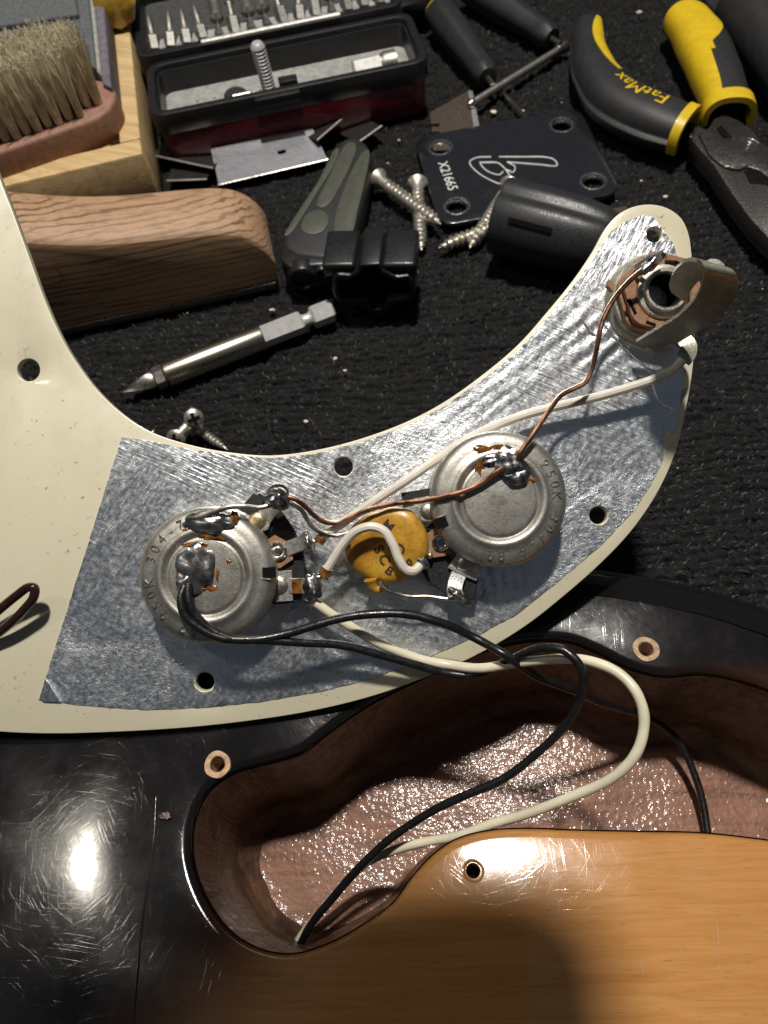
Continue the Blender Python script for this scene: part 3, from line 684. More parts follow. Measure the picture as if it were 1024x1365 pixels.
# --- output jack
def jack():
    c = gl(868, 402, 0); c.z = 0
    o = MB(GM).lathe([(5.0, .2), (8.6, .2), (8.7, .5), (8.2, 1.2), (7.8, 1.5), (7.8, 3.2), (5.0, 3.2), (5.0, .2)], 44, c).build('output_jack', 'spring', guard)
    t = c + Vector((-.2, -.1, 0))
    def oct_(a, z): return 1 + .05 * math.cos(6 * a)
    MB(GM).lathe([(4.2, 3.3), (7.2, 3.3), (7.3, 4.2), (7.2, 4.8), (4.2, 4.8)], 36, t, fn=oct_).build('fibre_washer', 'fibre', o)
    MB(GM).lathe([(4.2, 5.0), (6.9, 5.0), (7.0, 5.6), (6.9, 6.3), (4.2, 6.3)], 36, t + Vector((.3, .2, 0)), fn=oct_).build('fibre_washer', 'fibre', o)
    for a, l in ((205, 3.0), (150, 2.2), (250, 1.8), (60, 1.6)):
        d = Vector((math.cos(R(a)), math.sin(R(a)), 0)); p = Vector((-d.y, d.x, 0)); q = t + d * 5.9 + Vector((0, 0, 6.35))
        MB(GM).prism([q + d * i * .3 + p * j * l / 2 for i, j in ((-1, -1), (1, -1), (1, 1), (-1, 1))], (0, 0, -.5)).build('washer_slot', 'hole_shade', o)  # near-black strips painted for the shade in the slots
    MB(GM).lathe([(3.0, -6), (3.0, 7.6), (3.25, 8.0), (3.7, 8.0), (3.9, 7.6), (4.0, 7.0), (4.7, 6.9), (4.9, 6.5), (4.9, 6.0), (4.2, 6.0), (4.2, -6), (3.0, -6)], 40, c).build('sleeve', 'dull_steel', o)
    OPEN.add('bore'); MB(GM).lathe([(2.96, 6.9), (2.9, 6.0), (2.9, -2), (0, -2)], 28, c).build('bore', 'hole_shade', o); OPEN.discard('bore')  # near-black lining for the shade down the socket hole
    MB(GM).lathe([(4.8, -1.9), (7.5, -1.9), (7.5, -4.2), (4.8, -4.2), (4.8, -1.9)], 6, c).build('mounting_nut', 'steel', o)
    # tip spring: a bowed strip rising off the stack and curled back over the hole
    path = [(848, 454, 5.0), (878, 436, 11), (906, 418, 17.5), (927, 396, 22.5), (937, 372, 26.5), (938, 355, 28.5), (926, 346, 28.3), (911, 349, 26), (899, 361, 22.5), (893, 376, 18.5), (896, 388, 15)]
    A = spline([gl(*p) for p in path], 6); N = len(A); rings = []
    for i, p in enumerate(A):
        k = i / (N - 1); wv = Vector((7.0 - 2.6 * min(1, k * 1.5) - 1.3 * max(0, (k - .7) / .3), -.4 - 1.2 * k, -1.0 * k)); tn = (A[min(i + 1, N - 1)] - A[max(i - 1, 0)]).normalized(); u = tn.cross(wv).normalized() * .30
        rings.append([p - u, p + wv - u, p + wv + u, p + u])
    MB(GM).loft(rings).build('tip_spring', 'spring', o, sharp=40)
    q = [gl(x, y, 26.5) for x, y in [(938, 356), (940, 348), (948, 344), (958, 345), (966, 351), (968, 360), (955, 366)]]
    MB(GM).prism(q, (0, 0, -.5)).build('spring_end', 'lug', o, bevel=(.12, 1))
    # tip lug with the white lead, ground lug with the copper lead
    strip_pts([(893, 440, 5), (908, 452, 5.0), (917, 460, 5.5), (917, 470, 6.0), (910, 480, 6.2)], 3.0, .5, 'terminal_lug', 'spring', o)
    poly([(846, 352), (864, 340), (880, 336), (884, 345), (872, 360), (850, 368)], 10.5, .5, 'terminal_lug', 'lug', o, (.1, 1), [8, 10.5, 12.5, 12.5, 10, 7.5])
    solder(868, 351, 10.6, 2.9, .9, .8, 51, o, 42); 
    poly([(890, 340), (904, 341), (903, 347), (889, 346)], 7.5, 1.5, 'washer_tab', 'fibre', o)
    poly([(812, 372), (820, 380), (817, 388), (810, 380)], 5.5, 1.5, 'washer_tab', 'fibre', o)
jack()
# --- wires soldered on the guard
def gwire(px, r, name, mat, per=7, par=guard):
    return MB(GM).tube(spline([gl(*p) for p in px], per), r, 10).build(name, mat, par)
gwire([(910, 480, 6.2), (900, 491, 6), (880, 502, 5.5), (850, 513, 5), (800, 528, 4.5), (750, 540, 4), (700, 553, 4), (650, 572, 4.5), (612, 592, 5), (580, 614, 5.5), (545, 638, 6), (505, 664, 6.5), (470, 688, 6.8), (440, 709, 7), (427, 719, 7.2)], .82, 'white_lead', 'white_wire')
gwire([(433, 764, 6.6), (445, 745, 7.5), (458, 725, 8.5), (475, 708, 9.5), (495, 702, 10), (512, 708, 10), (524, 726, 10), (532, 746, 9.6), (541, 759, 9), (552, 761, 8.5), (560, 754, 7.8)], .82, 'white_lead', 'white_wire')
gwire([(430, 768, 6.6), (434, 763, 6.6), (437, 757, 6.9)], 1.0, 'scorched_sleeve', 'flux')
gwire([(424, 723, 7.3), (427, 719, 7.2), (430, 716, 7.1)], 1.0, 'scorched_sleeve', 'flux')
gwire([(424, 721, 7.3), (416, 722, 7.5)], .35, 'bare_tail', 'tinned'); gwire([(433, 764, 6.6), (424, 769, 6.5), (419, 775, 6.5)], .4, 'bare_tail', 'copper')
gwire([(872, 350, 11.2), (850, 365, 10.5), (832, 382, 9.5), (815, 404, 9), (803, 428, 9), (798, 450, 9), (794, 472, 8.5), (788, 495, 8), (780, 510, 8), (765, 518, 8), (748, 527, 8.5), (735, 543, 9.5), (722, 562, 10.5), (708, 583, 11.2), (694, 603, 11.2), (690, 612, 10.8)], .45, 'bare_lead', 'copper')
gwire([(670, 624, 10.9), (655, 634, 10.8), (640, 645, 10.6), (615, 656, 10.6), (590, 662, 10.2), (560, 668, 9.5), (530, 671, 9), (500, 677, 8.5), (470, 688, 8.5), (450, 697, 8.6), (432, 695, 8.8), (418, 686, 9), (408, 676, 9.4), (398, 668, 9.8), (385, 663, 10), (376, 663, 10)], .45, 'bare_lead', 'copper')
gwire([(376, 668, 9.6), (390, 672, 9.4), (402, 680, 9), (410, 693, 8.6), (418, 703, 8.4), (432, 711, 8.2), (450, 714, 8), (465, 710, 8)], .42, 'bare_lead', 'tinned')
gwire([(362, 673, 9.3), (345, 677, 9.8), (325, 675, 10.5), (305, 676, 10.8), (285, 683, 10.8), (265, 690, 10.4), (252, 692, 10)], .45, 'bare_lead', 'tinned')

# pickup wires: soldered on the guard at one end, running into the body cavity at the other
def wire(pts, r, name, mat, label, per=8):
    P = [G(x, y, v) if k == 'h' else W(x, y, v) for x, y, k, v in pts]
    Q = spline(P, per); Q = [q + Vector((noise.noise(q * .11), noise.noise(q * .11 + Vector((9, 0, 0))), 0)) * .35 for q in Q]
    o = MB().tube(Q, [r * (1 + .06 * noise.noise(q * .5)) for q in Q], 12).build(name, mat); return tag(place(o), label, 'wire')
wire([(245, 782, 'h', 10.6), (240, 800, 'h', 11.4), (247, 822, 'h', 11.6), (268, 838, 'h', 11.4), (300, 850, 'h', 11), (340, 854, 'h', 10.5), (380, 856, 'h', 9.5), (430, 859, 'h', 8), (481, 866, 'h', 6.5), (547, 884, 'h', 5), (598, 897, 'h', 4), (634, 899, 'z', 49), (679, 880, 'z', 54), (718, 866, 'z', 59), (752, 869, 'z', 61), (775, 896, 'z', 60), (769, 942, 'z', 55),
      (736, 988, 'z', 49), (684, 1029, 'z', 44), (623, 1059, 'z', 40), (573, 1084, 'z', 36), (522, 1117, 'z', 31), (475, 1160, 'z', 25), (438, 1203, 'z', 20), (414, 1236, 'z', 16), (400, 1264, 'z', 12), (392, 1290, 'z', 9)], .76, 'black_wire', 'black_wire', 'black wire curling back in a loop to the rounded end of the cavity')
wire([(250, 780, 'h', 10.6), (251, 800, 'h', 11.2), (262, 822, 'h', 11.2), (285, 840, 'h', 11), (315, 852, 'h', 10.8), (345, 853, 'h', 10.5), (380, 846, 'h', 10), (431, 831, 'h', 10), (481, 820, 'h', 10), (532, 818, 'h', 10), (583, 828, 'h', 9.5), (634, 851, 'h', 8), (674, 874, 'z', 56), (715, 899, 'z', 50), (766, 922, 'z', 42), (800, 936, 'z', 35), (835, 947, 'z', 28), (862, 957, 'z', 22), (885, 970, 'z', 17.5),
      (902, 985, 'z', 15), (917, 1010, 'z', 13.5), (930, 1045, 'z', 12), (942, 1103, 'z', 10), (948, 1150, 'z', 8.5)], .76, 'black_wire', 'black_wire', 'black wire crossing straight over the cavity and under the amber wood at its far end')
wire([(416, 800, 'h', 6), (426, 808, 'h', 6), (450, 825, 'h', 5.5), (480, 843, 'h', 5), (520, 864, 'h', 4), (560, 879, 'h', 3.6), (600, 886, 'h', 3.6), (640, 890, 'z', 51), (690, 883, 'z', 54), (740, 879, 'z', 57), (785, 882, 'z', 59), (822, 896, 'z', 60), (850, 926, 'z', 60), (860, 960, 'z', 58), (848, 1002, 'z', 55), (815, 1037, 'z', 51), (770, 1059, 'z', 47), (715, 1080, 'z', 42), (650, 1101, 'z', 36),
      (590, 1118, 'z', 31), (535, 1130, 'z', 27), (500, 1143, 'z', 23), (466, 1172, 'z', 18), (435, 1208, 'z', 14), (408, 1240, 'z', 11), (390, 1270, 'z', 9)], .86, 'cream_wire', 'cream_wire', 'cream insulated wire looping over the open cavity')
q = spline([G(*p) for p in [(-60, 860, 2), (-30, 838, 2.5), (0, 812, 3.2), (22, 794, 4), (38, 783, 4.6), (46, 784, 4.8), (45, 796, 4.6), (30, 815, 3.8), (8, 836, 2.8), (-20, 856, 1.6), (-50, 872, 1.2)]], 7)
tag(place(MB().tube(q, .85, 12).build('brown_cord', 'brown_wire')), 'glossy dark brown cord bent in a tight loop on the cream pickguard', 'cord')

# ================================================================== tools on the carpet
# --- fretting beam: zebra wood block with a steel sole
def beam():
    A = W(370, 383, 0); B = W(78, 447, 0); d = (B - A).normalized(); p = Vector((d.y, -d.x, 0)); p = p if p.y > 0 else -p
    o = thing('levelling_beam', 'striped brown hardwood levelling block with curved top and steel sole', 'sanding block', None, M=frame(A, d))
    nn = p
    top = [(368, 352), (360, 338), (346, 325), (325, 315), (300, 312), (260, 314), (220, 318), (180, 322), (130, 325), (80, 325), (30, 322), (-40, 316), (-120, 310)]
    prof = [onplane(x, y, A, nn) for x, y in top]; prof = spline([A + Vector((0, 0, 3)) + d * .2] + prof, 4)
    end = prof[-1]; base2 = Vector((end.x, end.y, 3))
    ring0 = prof + [base2]
    mb = MB(); D = 24.0; rings = []
    for t in (0, .02, .05, .09, .14, .22, .32, .44, .56, .68, .78, .86, .91, .95, .98, 1):
        q = t * D
        e = min(t, 1 - t) * D; rr = 2.6; lift = 0 if e > rr else -(rr - math.sqrt(max(0, rr * rr - (rr - e) ** 2)))
        bulge = 2.2 * math.sin(math.pi * t)
        row = []
        for i, v in enumerate(ring0):
            hgt = (v.z - 3)
            k2 = max(0, min(1, hgt / 12)); vv = v + p * q; vv = vv + Vector((0, 0, (lift * .9 + bulge) * k2)); row.append(vv)
        rings.append(row)
    mb.loft(rings); mb.build('wood_block', 'zebra_wood', o, sharp=22)
    e2 = A + d * ((end - A).dot(d))
    MB().prism([A + Vector((0, 0, 2.8)) - p * .6, e2 + Vector((0, 0, 2.8)) - p * .6, e2 + p * (D + .3) + Vector((0, 0, 2.8)), A + p * (D + .3) + Vector((0, 0, 2.8))], (0, 0, -2.8)).build('steel_sole', 'dark_steel', o, bevel=(.3, 2))
    c = onplane(62, 365, A, nn) - p * .05; sq = spline([c + d * (3.4 * a_) + Vector((0, 0, 3.4 * b_)) for a_, b_ in ((-1, -.6), (-.6, -1), (.6, -1), (1, -.6), (1, .6), (.6, 1), (-.6, 1), (-1, .6))], 4, True)
    MB().tube(sq + sq[:1], .22, 6).build('pressed_mark', 'zebra_wood', o)
beam()

# --- wooden tray with brush and sanding sticks
def tray():
    h = 25.0
    Cn = W(190, 204, h); dF = (W(8, 247, h) - Cn).normalized(); dR = (W(172, 20, h) - Cn).normalized()   # front wall runs left, right wall runs back
    o = thing('wooden_tray', 'shallow pale wooden tray holding the brush', 'tray', Vector((Cn.x, Cn.y, 0)))
    p = Vector((-dF.y, dF.x, 0)); p = p if p.y > 0 else -p; t = 9.0
    up = Vector((0, 0, -h + .2))
    q = dF.cross(Vector((0, 0, 1)))
    r_in = Vector((dR.y, -dR.x, 0)); r_in = r_in if r_in.x < 0 else -r_in
    MB().prism([Cn, Cn + dF * 120, Cn + dF * 120 + p * t, Cn + p * t * 1.02 + r_in * 0], up).build('front_wall', 'pale_wood', o, bevel=(1.2, 2))
    a = Cn + p * (t + .1)
    MB().prism([a, a + dR * 135, a + dR * 135 + r_in * 7.5, a + r_in * 7.5], up).build('side_wall', 'pale_wood', o, bevel=(.8, 2))
    b = a + r_in * 7.6; e = Cn + dF * 120 + p * (t + .1)
    MB().prism([b + Vector((0, 0, -h + 4)), e + Vector((0, 0, -h + 4)), e + dR * 130 + Vector((0, 0, -h + 4)), b + dR * 130 + Vector((0, 0, -h + 4))], (0, 0, -3.6)).build('bottom_board', 'pale_wood', o)
    return dF, p, dR
dF, pT, dR = tray()
def brush():
    zb = 34.0; tk = 11.0
    # oval wooden back, bristles upward
    E = W(157, 128, zb); Lf = W(0, 182, zb); ax = (Lf - E).normalized(); ax.z = 0; sd = Vector((-ax.y, ax.x, 0)); sd = sd if sd.y > 0 else -sd
    wd = 27.0
    base = E + ax * 13 + sd * 5
    o = thing('scrub_brush', 'scrubbing brush with pale bristles upward on a reddish wooden back', 'brush', Vector((base.x, base.y, zb - tk)))
    out = []
    for i in range(17): a = math.pi / 2 + math.pi * i / 16; out.append(base + ax * 13 * math.cos(a) * 1 + sd * (wd / 2) * math.sin(a) + ax * 0)
    out += [base + ax * 90 - sd * wd / 2, base + ax * 90 + sd * wd / 2]
    MB().prism(out, (0, 0, -tk)).build('wooden_back', 'brush_wood', o, bevel=(1.4, 3))
    mb = MB(); r2 = random.Random(4)
    for i in range(20):
        for j in range(6):
            u = -6 + i * 3.7; v = (j - 2.5) * 3.8 + (i % 2) * .8
            if u < -2 and abs(j - 2.5) > 1.6: continue
            root = base + ax * u + sd * v + Vector((0, 0, .2))
            for k in range(75):
                a = r2.uniform(0, 6.28); q = r2.random() ** .5; off = Vector((math.cos(a), math.sin(a), 0)) * q
                ln = 21 + r2.uniform(-2.2, 1.5); bend = Vector((r2.gauss(0, .7), r2.gauss(0, .7), 0))
                p0 = root + off * 1.2; p1 = root + off * 1.9 + Vector((0, 0, ln * .5)) + bend * .3; p2 = root + off * 2.9 + Vector((0, 0, ln)) + bend * 1.3
                w0 = .2; b = []
                for pp, ww in ((p0, w0), (p1, w0), (p2, w0 * .7)):
                    for c in range(3): b.append(pp + Vector((math.cos(c * 2.094 + a), math.sin(c * 2.094 + a), 0)) * ww)
                mb.add(b, [(0, 1, 4, 3), (1, 2, 5, 4), (2, 0, 3, 5), (3, 4, 7, 6), (4, 5, 8, 7), (5, 3, 6, 8), (6, 7, 8)])
    OPEN.add('bristles'); br = mb.build('bristles', 'bristle', o); OPEN.discard('bristles'); br['kind'] = 'stuff'
brush()
def sticks():
    specs = [('uppermost of the grey foam sanding pads lying behind the brush', (-20, -30), (96, -28), (104, 18), (-20, 38), 38),
             ('middle grey foam sanding pad of the three behind the brush', (-20, 24), (103, 8), (108, 44), (-20, 66), 36),
             ('lowest grey foam sanding pad, directly behind the brush bristles', (-20, 50), (104, 26), (108, 70), (-20, 96), 34)]
    for k, (lb, a, b, c, d, z) in enumerate(specs):
        o = MB().prism([W(*q, z) for q in (a, b, c, d)], (0, 0, -4.2)).build('sanding_pad', 'foam_grey', bevel=(.5, 1)); tag(place(o), lb, 'sanding pad', 'grey sanding pads in the tray')
    for k, (lb, x0, x1, mt, ya) in enumerate([('broad grey sanding stick on edge nearest the pads in the tray', 108, 128, 'foam_grey', 90), ('thin pale grey sanding stick on edge between two others', 127, 135, 'grey_plastic', 100), ('grey and purple sanding stick on edge against the tray wall', 134, 148, 'purple_edge', 116)]):
        o = MB().prism([W(x0 - 12, -40, 36), W(x1 - 14, -40, 36), W(x1, ya, 36), W(x0 + 2, ya - 6, 36)], (0, 0, -14)).build('sanding_stick', mt, bevel=(.4, 1)); tag(place(o), lb, 'sanding stick', 'sanding sticks in the tray')
    o = MB().lathe([(0, 0), (5, .2), (7.5, 1.5), (8.2, 4), (7.8, 9), (8.2, 14), (7.0, 30), (0, 30)], 24, W(152, 14, 34), (W(150, -60, 34) - W(152, 14, 34)).normalized(), fn=lambda a, z: 1 + .05 * math.cos(8 * a)).build('amber_screwdriver', 'amber_plastic')
    tag(place(o), 'clear amber screwdriver handle end at the top of the tray', 'screwdriver')
sticks()

# --- bit case
def case():
    Z = 22.0
    FL = W(199, 157, Z); FR = W(574, 80, Z); BL = W(188, 86, Z)
    d = (FR - FL).normalized(); p = Vector((-d.y, d.x, 0)); L = (FR - FL).length; D = (BL - FL).dot(p)
    M = frame(Vector((FL.x, FL.y, 0)), d)
    o = thing('bit_case', 'black and dark red screwdriver bit case standing open', 'tool case', None, M=M)
    def rr(x0, y0, x1, y1, r, z=0):
        P = []
        for cx, cy, a0 in ((x1 - r, y1 - r, 0), (x0 + r, y1 - r, 90), (x0 + r, y0 + r, 180), (x1 - r, y0 + r, 270)):
            for k in range(6): a = R(a0 + 18 * k); P.append(Vector((cx + r * math.cos(a), cy + r * math.sin(a), z)))
        return P
    mb = MB(M); sheet(mb, rr(0, 0, L, D, 6), [rr(3.2, 3.2, L - 3.2, D - 3.2, 4)], Z, Z - 8); mb.build('rim', 'black_plastic', o, bevel=(.7, 2))
    mb = MB(M); sheet(mb, rr(1.2, 1.2, L - 1.2, D - 1.2, 6), [rr(3.4, 3.4, L - 3.4, D - 3.4, 4)], Z - 8.1, 1); mb.build('red_shell', 'red_plastic', o, bevel=(.8, 2))
    mb = MB(M); sheet(mb, rr(3.3, 3.3, L - 3.3, D - 3.3, 4), [rr(4.2, 4.2, L - 4.2, D - 4.2, 3.4)], Z - 2, 2); mb.build('liner', 'black_plastic', o)
    MB(M).prism(rr(3.3, 3.3, L - 3.3, D - 3.3, 4, 11.5), (0, 0, -9)).build('floor_panel', 'grey_plastic', o)
    # latch on the front
    lx = L * .45
    MB(M).box((lx, -.6, Z - 2.2), (17, 3.2, 3.5)).build('latch', 'black_plastic', o, bevel=(.5, 2))
    MB(M).box((lx + 5, 4.6, Z - 1.5), (7, 4, 6)).build('catch', 'black_plastic', o, bevel=(.4, 2))
    MB(M).tube([Vector((lx - 16, 4.2, Z - 1.2)), Vector((lx - 9.5, 4.2, Z - 1.2))], 1.1, 12).build('latch_pin', 'steel', o)
    # lid thrown open behind, with its hinge lip
    lid = MB(M); sheet(lid, rr(-3, D + 1.2, L - 2, D + 62, 5), [rr(-.5, D + 4, L - 4.5, D + 60, 3)], Z + 2, Z - 10); lid = lid.build('lid', 'black_plastic', o, bevel=(.6, 2))
    MB(M).prism(rr(-.6, D + 3.9, L - 4.4, D + 60, 3, Z - 7), (0, 0, -2.5)).build('lid_floor', 'lid_grey', lid)
    MB(M).tube([Vector((L * .22, D + 1.6, Z + 2.6)), Vector((L * .74, D + 1.6, Z + 2.6))], 1.2, 10).build('hinge_lip', 'lug', lid)
    MB(M).box((L * .48, D + 12, Z - 3), (L * .93, 6, 6.5)).build('bit_rack', 'grey_plastic', lid, bevel=(.5, 1))
    # bits
    hexa = [(2.6, 0), (2.6, 7), (2.0, 8)]
    kinds = {'pointed': [(0, 0), (2.7, 0), (2.7, 6), (1.7, 7), (1.5, 10), (1.6, 13), (.4, 17), (0, 17.3)], 'stepped': [(0, 0), (2.7, 0), (2.7, 7.5), (1.4, 8.5), (1.3, 15), (2.0, 15.4), (2.0, 17.5), (0, 18)], 'stout': [(0, 0), (2.9, 0), (2.9, 9), (2.6, 9.5), (2.6, 19), (1.6, 21), (0, 21)]}
    seq = ['pointed', 'pointed', 'pointed', 'pointed', 'stout', 'stepped', 'stout', 'stout', 'stepped', 'pointed', 'stepped', 'stout', 'pointed', 'stepped', 'pointed']
    ordn = ['first', 'second', 'third', 'fourth', 'fifth', 'sixth', 'seventh', 'eighth', 'ninth', 'tenth', 'eleventh', 'twelfth', 'thirteenth', 'fourteenth', 'fifteenth']
    r3 = random.Random(9)
    for k in range(15):
        x = 4 + k * (L - 10) / 14.6; y = D + 9 + r3.uniform(-.6, .6); ax = Vector((r3.uniform(-.10, .12), 1, .42)).normalized()
        base = M @ Vector((x, y, Z - 1.2)); axw = (M.to_3x3() @ ax)
        b = thing('screwdriver_bit', f'{seq[k]} steel screwdriver bit, {ordn[k]} from the tray in the case lid', 'bit', base, 'screwdriver bits racked in the case lid')
        MB().lathe([(r_, z_) for r_, z_ in kinds[seq[k]] if z_ <= 8.6] + [(0, 8.6)], 6, base, axw).build('shank', 'screw_dull', b, flat=True)
        MB().lathe([(0, 8.0)] + [(r_, z_) for r_, z_ in kinds[seq[k]] if z_ >= 6.9][0:], 14, base, axw).build('tip', 'dull_steel', b)
    # loose things in the case
    c = M @ Vector((L * .43, 9.5, 11.6))
    t = thing('threaded_bolt', 'short threaded bolt standing upright inside the open case', 'bolt', c)
    MB().lathe([(0, 0), (3.2, 0), (3.2, 3), (2.4, 3.2)] + [(2.1 + .6 * (i % 2), 3.4 + i * .62) for i in range(30)] + [(2.2, 22.6), (1.6, 23.2), (0, 23.3)], 20, c, (M.to_3x3() @ Vector((-.05, .05, 1))).normalized()).build('shaft', 'bright_steel', t)
    MB().lathe([(0, .4), (4.2, .4), (4.2, 3.0), (0, 3.0)], 6, c, (M.to_3x3() @ Vector((-.05, .05, 1))).normalized()).build('hex_head', 'dull_steel', t, flat=True)
    c = M @ Vector((L * .305, 8.5, 11.6))
    o2 = MB().lathe([(0, 8.5), (3.6, 8.5), (4.3, 7.8), (4.3, 0), (0, 0)], 28, c).build('socket_cap', 'rubber'); tag(place(o2), 'round black rubber cap beside the bolt in the case', 'cap')
    a = M @ Vector((L * .74, 13.5, 15.8)); b_ = M @ Vector((L * .90, 14.5, 15.8)); ax = (b_ - a).normalized(); ln = (b_ - a).length
    t = thing('hex_adapter', 'silver hexagonal bit holder lying inside the open case', 'bit holder', Vector((a.x, a.y, 11.6)))
    MB().lathe([(0, 0), (4.2, 0), (4.5, .4), (4.5, ln * .62), (3.8, ln * .64), (0, ln * .64)], 6, a, ax).build('hex_body', 'bright_steel', t, flat=True)
    MB().lathe([(0, ln * .63), (3.4, ln * .64), (4.3, ln * .72), (4.3, ln), (0, ln)], 20, a, ax).build('collar', 'dull_steel', t)
    mb = MB(M); r3 = random.Random(2)
    for k in range(26): mb.blob(Vector((8 + r3.uniform(0, 40), 18 + r3.uniform(-2, 5), 11.6)), (r3.uniform(.3, 1.0), r3.uniform(.3, .8), .25), k, .6, nu=7, nv=5)
    tag(place(mb.build('debris', 'brass')), 'brass-coloured filings scattered on the floor of the open case', kind='stuff')
case()

# --- blades
def flat_thing(name, px, z, th, mat, label, cat, bevel=.12, zs=None, group=None):
    P = [W(x, y, zs[i] if zs else z) for i, (x, y) in enumerate(px)]
    return tag(place(MB().prism(P, (0, 0, -th)).build(name, mat, bevel=(bevel, 1))), label, cat, group)
def blades():
    P = [W(x, y, z) for x, y, z in ((281, 199, 5), (414, 166, 5), (437, 213, 1.6), (292, 247, 1.6))]
    c = sum(P, Vector()) / 4; t = thing('razor_blade', 'single edge razor blade with a slot, leaning in front of the red case', 'blade', Vector((c.x, c.y, 0)), 'loose razor blades')
    d = (P[1] - P[0]).normalized(); nn = (P[1] - P[0]).cross(P[3] - P[0]).normalized(); nn = nn if nn.z > 0 else -nn; M = frame(c, d, nn); Mi = M.inverted()
    Q = [Mi @ q for q in P]; h0 = Mi @ onplane(376, 203, c, nn)
    slot = [Vector((h0.x + 1.7 * math.copysign(abs(math.cos(a)) ** .5, math.cos(a)), h0.y + .9 * math.sin(a), 0)) for a in (2 * math.pi * i / 16 for i in range(16))]
    mb = MB(M); sheet(mb, [Vector((q.x, q.y, 0)) for q in Q], [slot], .2, -.1); mb.build('blade_plate', 'blade_steel', t, bevel=(.05, 1))
    MB(M).tube([Q[3] + Vector((0, 0, .1)), Q[2] + Vector((0, 0, .1))], .38, 8).build('folded_spine', 'steel', t)  # brighter steel tube for the highlight along the lower edge
    for lb, a, b, dz, wv in (('razor blade tilted on edge under the right end of the red case', (423, 187), (488, 131), 6, (-36, -12)), ('razor blade whose bright edge pokes past the olive handle', (478, 190), (509, 168), 5, (-30, -14)), ('razor blade with a bright edge lying between the tray and the slotted blade', (203, 207), (284, 224), 5, (20, -22)), ('razor blade partly hidden behind the striped block', (222, 241), (276, 239), 3, (8, -20))):
        A = W(*a, dz); B = W(*b, dz); C = W(b[0] + wv[0], b[1] + wv[1], .6); D_ = W(a[0] + wv[0], a[1] + wv[1], .6)
        t = thing('razor_blade', lb, 'blade', Vector(((A.x + B.x) / 2, (A.y + B.y) / 2, 0)), 'loose razor blades')
        MB().prism([A, B, C, D_], (0, 0, -.25)).build('blade_plate', 'dark_steel', t); MB().tube([A, B], .42, 6).build('ground_edge', 'lug', t)  # edge made thick and pale in place of its glint
    t = thing('knife_blade', 'brown-grey snapped knife blade poking out from under the steel plate', 'blade', W(605, 150, 0))
    MB().prism([W(573, 150, 2.0), W(624, 121, 2.6), W(633, 178, 2.2), W(640, 200, 1.9), W(578, 200, 1.9)], (0, 0, -.6)).build('blade_plate', 'blade_brown', t, bevel=(.08, 1))
    MB().prism([W(624, 120, 2.7), W(630, 121, 2.6), W(641, 176, 2.2), W(633, 179, 2.3)], (0, 0, -.5)).build('ground_edge', 'lug', t, bevel=(.08, 1))
    for y in (166, 177): MB().prism([W(573, y - 1, 2.35), W(586, y - 2, 2.4), W(586, y + 1, 2.4), W(573, y + 2, 2.35)], (0, 0, -.4)).build('notch', 'hole_shade', t)  # near-black strips for the shade in the notches
basic('blade_brown', (.20, .155, .125), .36, .8, var=.1, bump=.008)
blades()

# --- olive handled folding tool and black cap
def olive_tool():
    o = thing('folding_tool', 'olive green and black folding tool handle lying behind the bit', 'hand tool', W(430, 270, 0))
    out = [(452, 188), (462, 181), (478, 182), (491, 191), (494, 205), (490, 230), (482, 270), (470, 318), (462, 336), (430, 344), (395, 340), (378, 330), (376, 312), (395, 282), (425, 235), (440, 205)]
    MB().prism([W(x, y, 13) for x, y in out], (0, 0, -12)).build('handle', 'rubber', o, bevel=(2.2, 4))
    for nm, px in (('side_inlay', [(448, 196), (452, 200), (446, 218), (424, 254), (402, 290), (386, 312), (379, 314), (396, 284), (426, 238)]), ('centre_inlay', [(463, 190), (472, 189), (475, 196), (468, 218), (452, 250), (440, 270), (430, 276), (422, 274), (424, 264), (438, 236), (452, 206)]),
                   ('side_inlay', [(483, 203), (490, 198), (493, 206), (488, 234), (478, 276), (466, 318), (456, 322), (447, 314), (446, 290), (456, 258), (470, 224)]), ('round_inlay', [(402, 296), (410, 284), (424, 279), (436, 284), (438, 296), (430, 308), (414, 312), (403, 307)])):
        P = spline([W(x, y, 13.4) for x, y in px], 3, True); MB().prism(P, (0, 0, -1.2)).build(nm, 'olive', o, bevel=(.35, 2))
    # hinge block with the round eye
    MB().prism([W(x, y, 12) for x, y in [(376, 318), (398, 314), (446, 318), (452, 334), (446, 352), (384, 356), (373, 345)]], (0, 0, -10)).build('hinge_block', 'black_plastic', o, bevel=(1.2, 3))
    MB().tube(spline([W(x, y, 12.3) for x, y in [(396, 318), (412, 312), (428, 315), (438, 322)]], 4), .7, 8).build('wire_clip', 'dull_steel', o)
    fw = (W(402, 400, 0) - W(402, 360, 0)).normalized(); c = onplane(404, 369, W(415, 355, 12), fw) + fw * .6
    MB().lathe([(0, -3), (3.4, -3), (3.6, .2), (3.9, .7), (4.6, .6), (4.9, -.2), (4.9, -4)], 32, c, fw).build('eye', 'black_plastic', o)
    c = onplane(430, 362, W(415, 355, 12), fw) + fw * .5; MB().lathe([(0, -2), (1.3, -2), (1.3, .2), (1.9, .5), (2.3, -.2), (2.3, -3)], 20, c, fw).build('eye', 'black_plastic', o)
olive_tool()
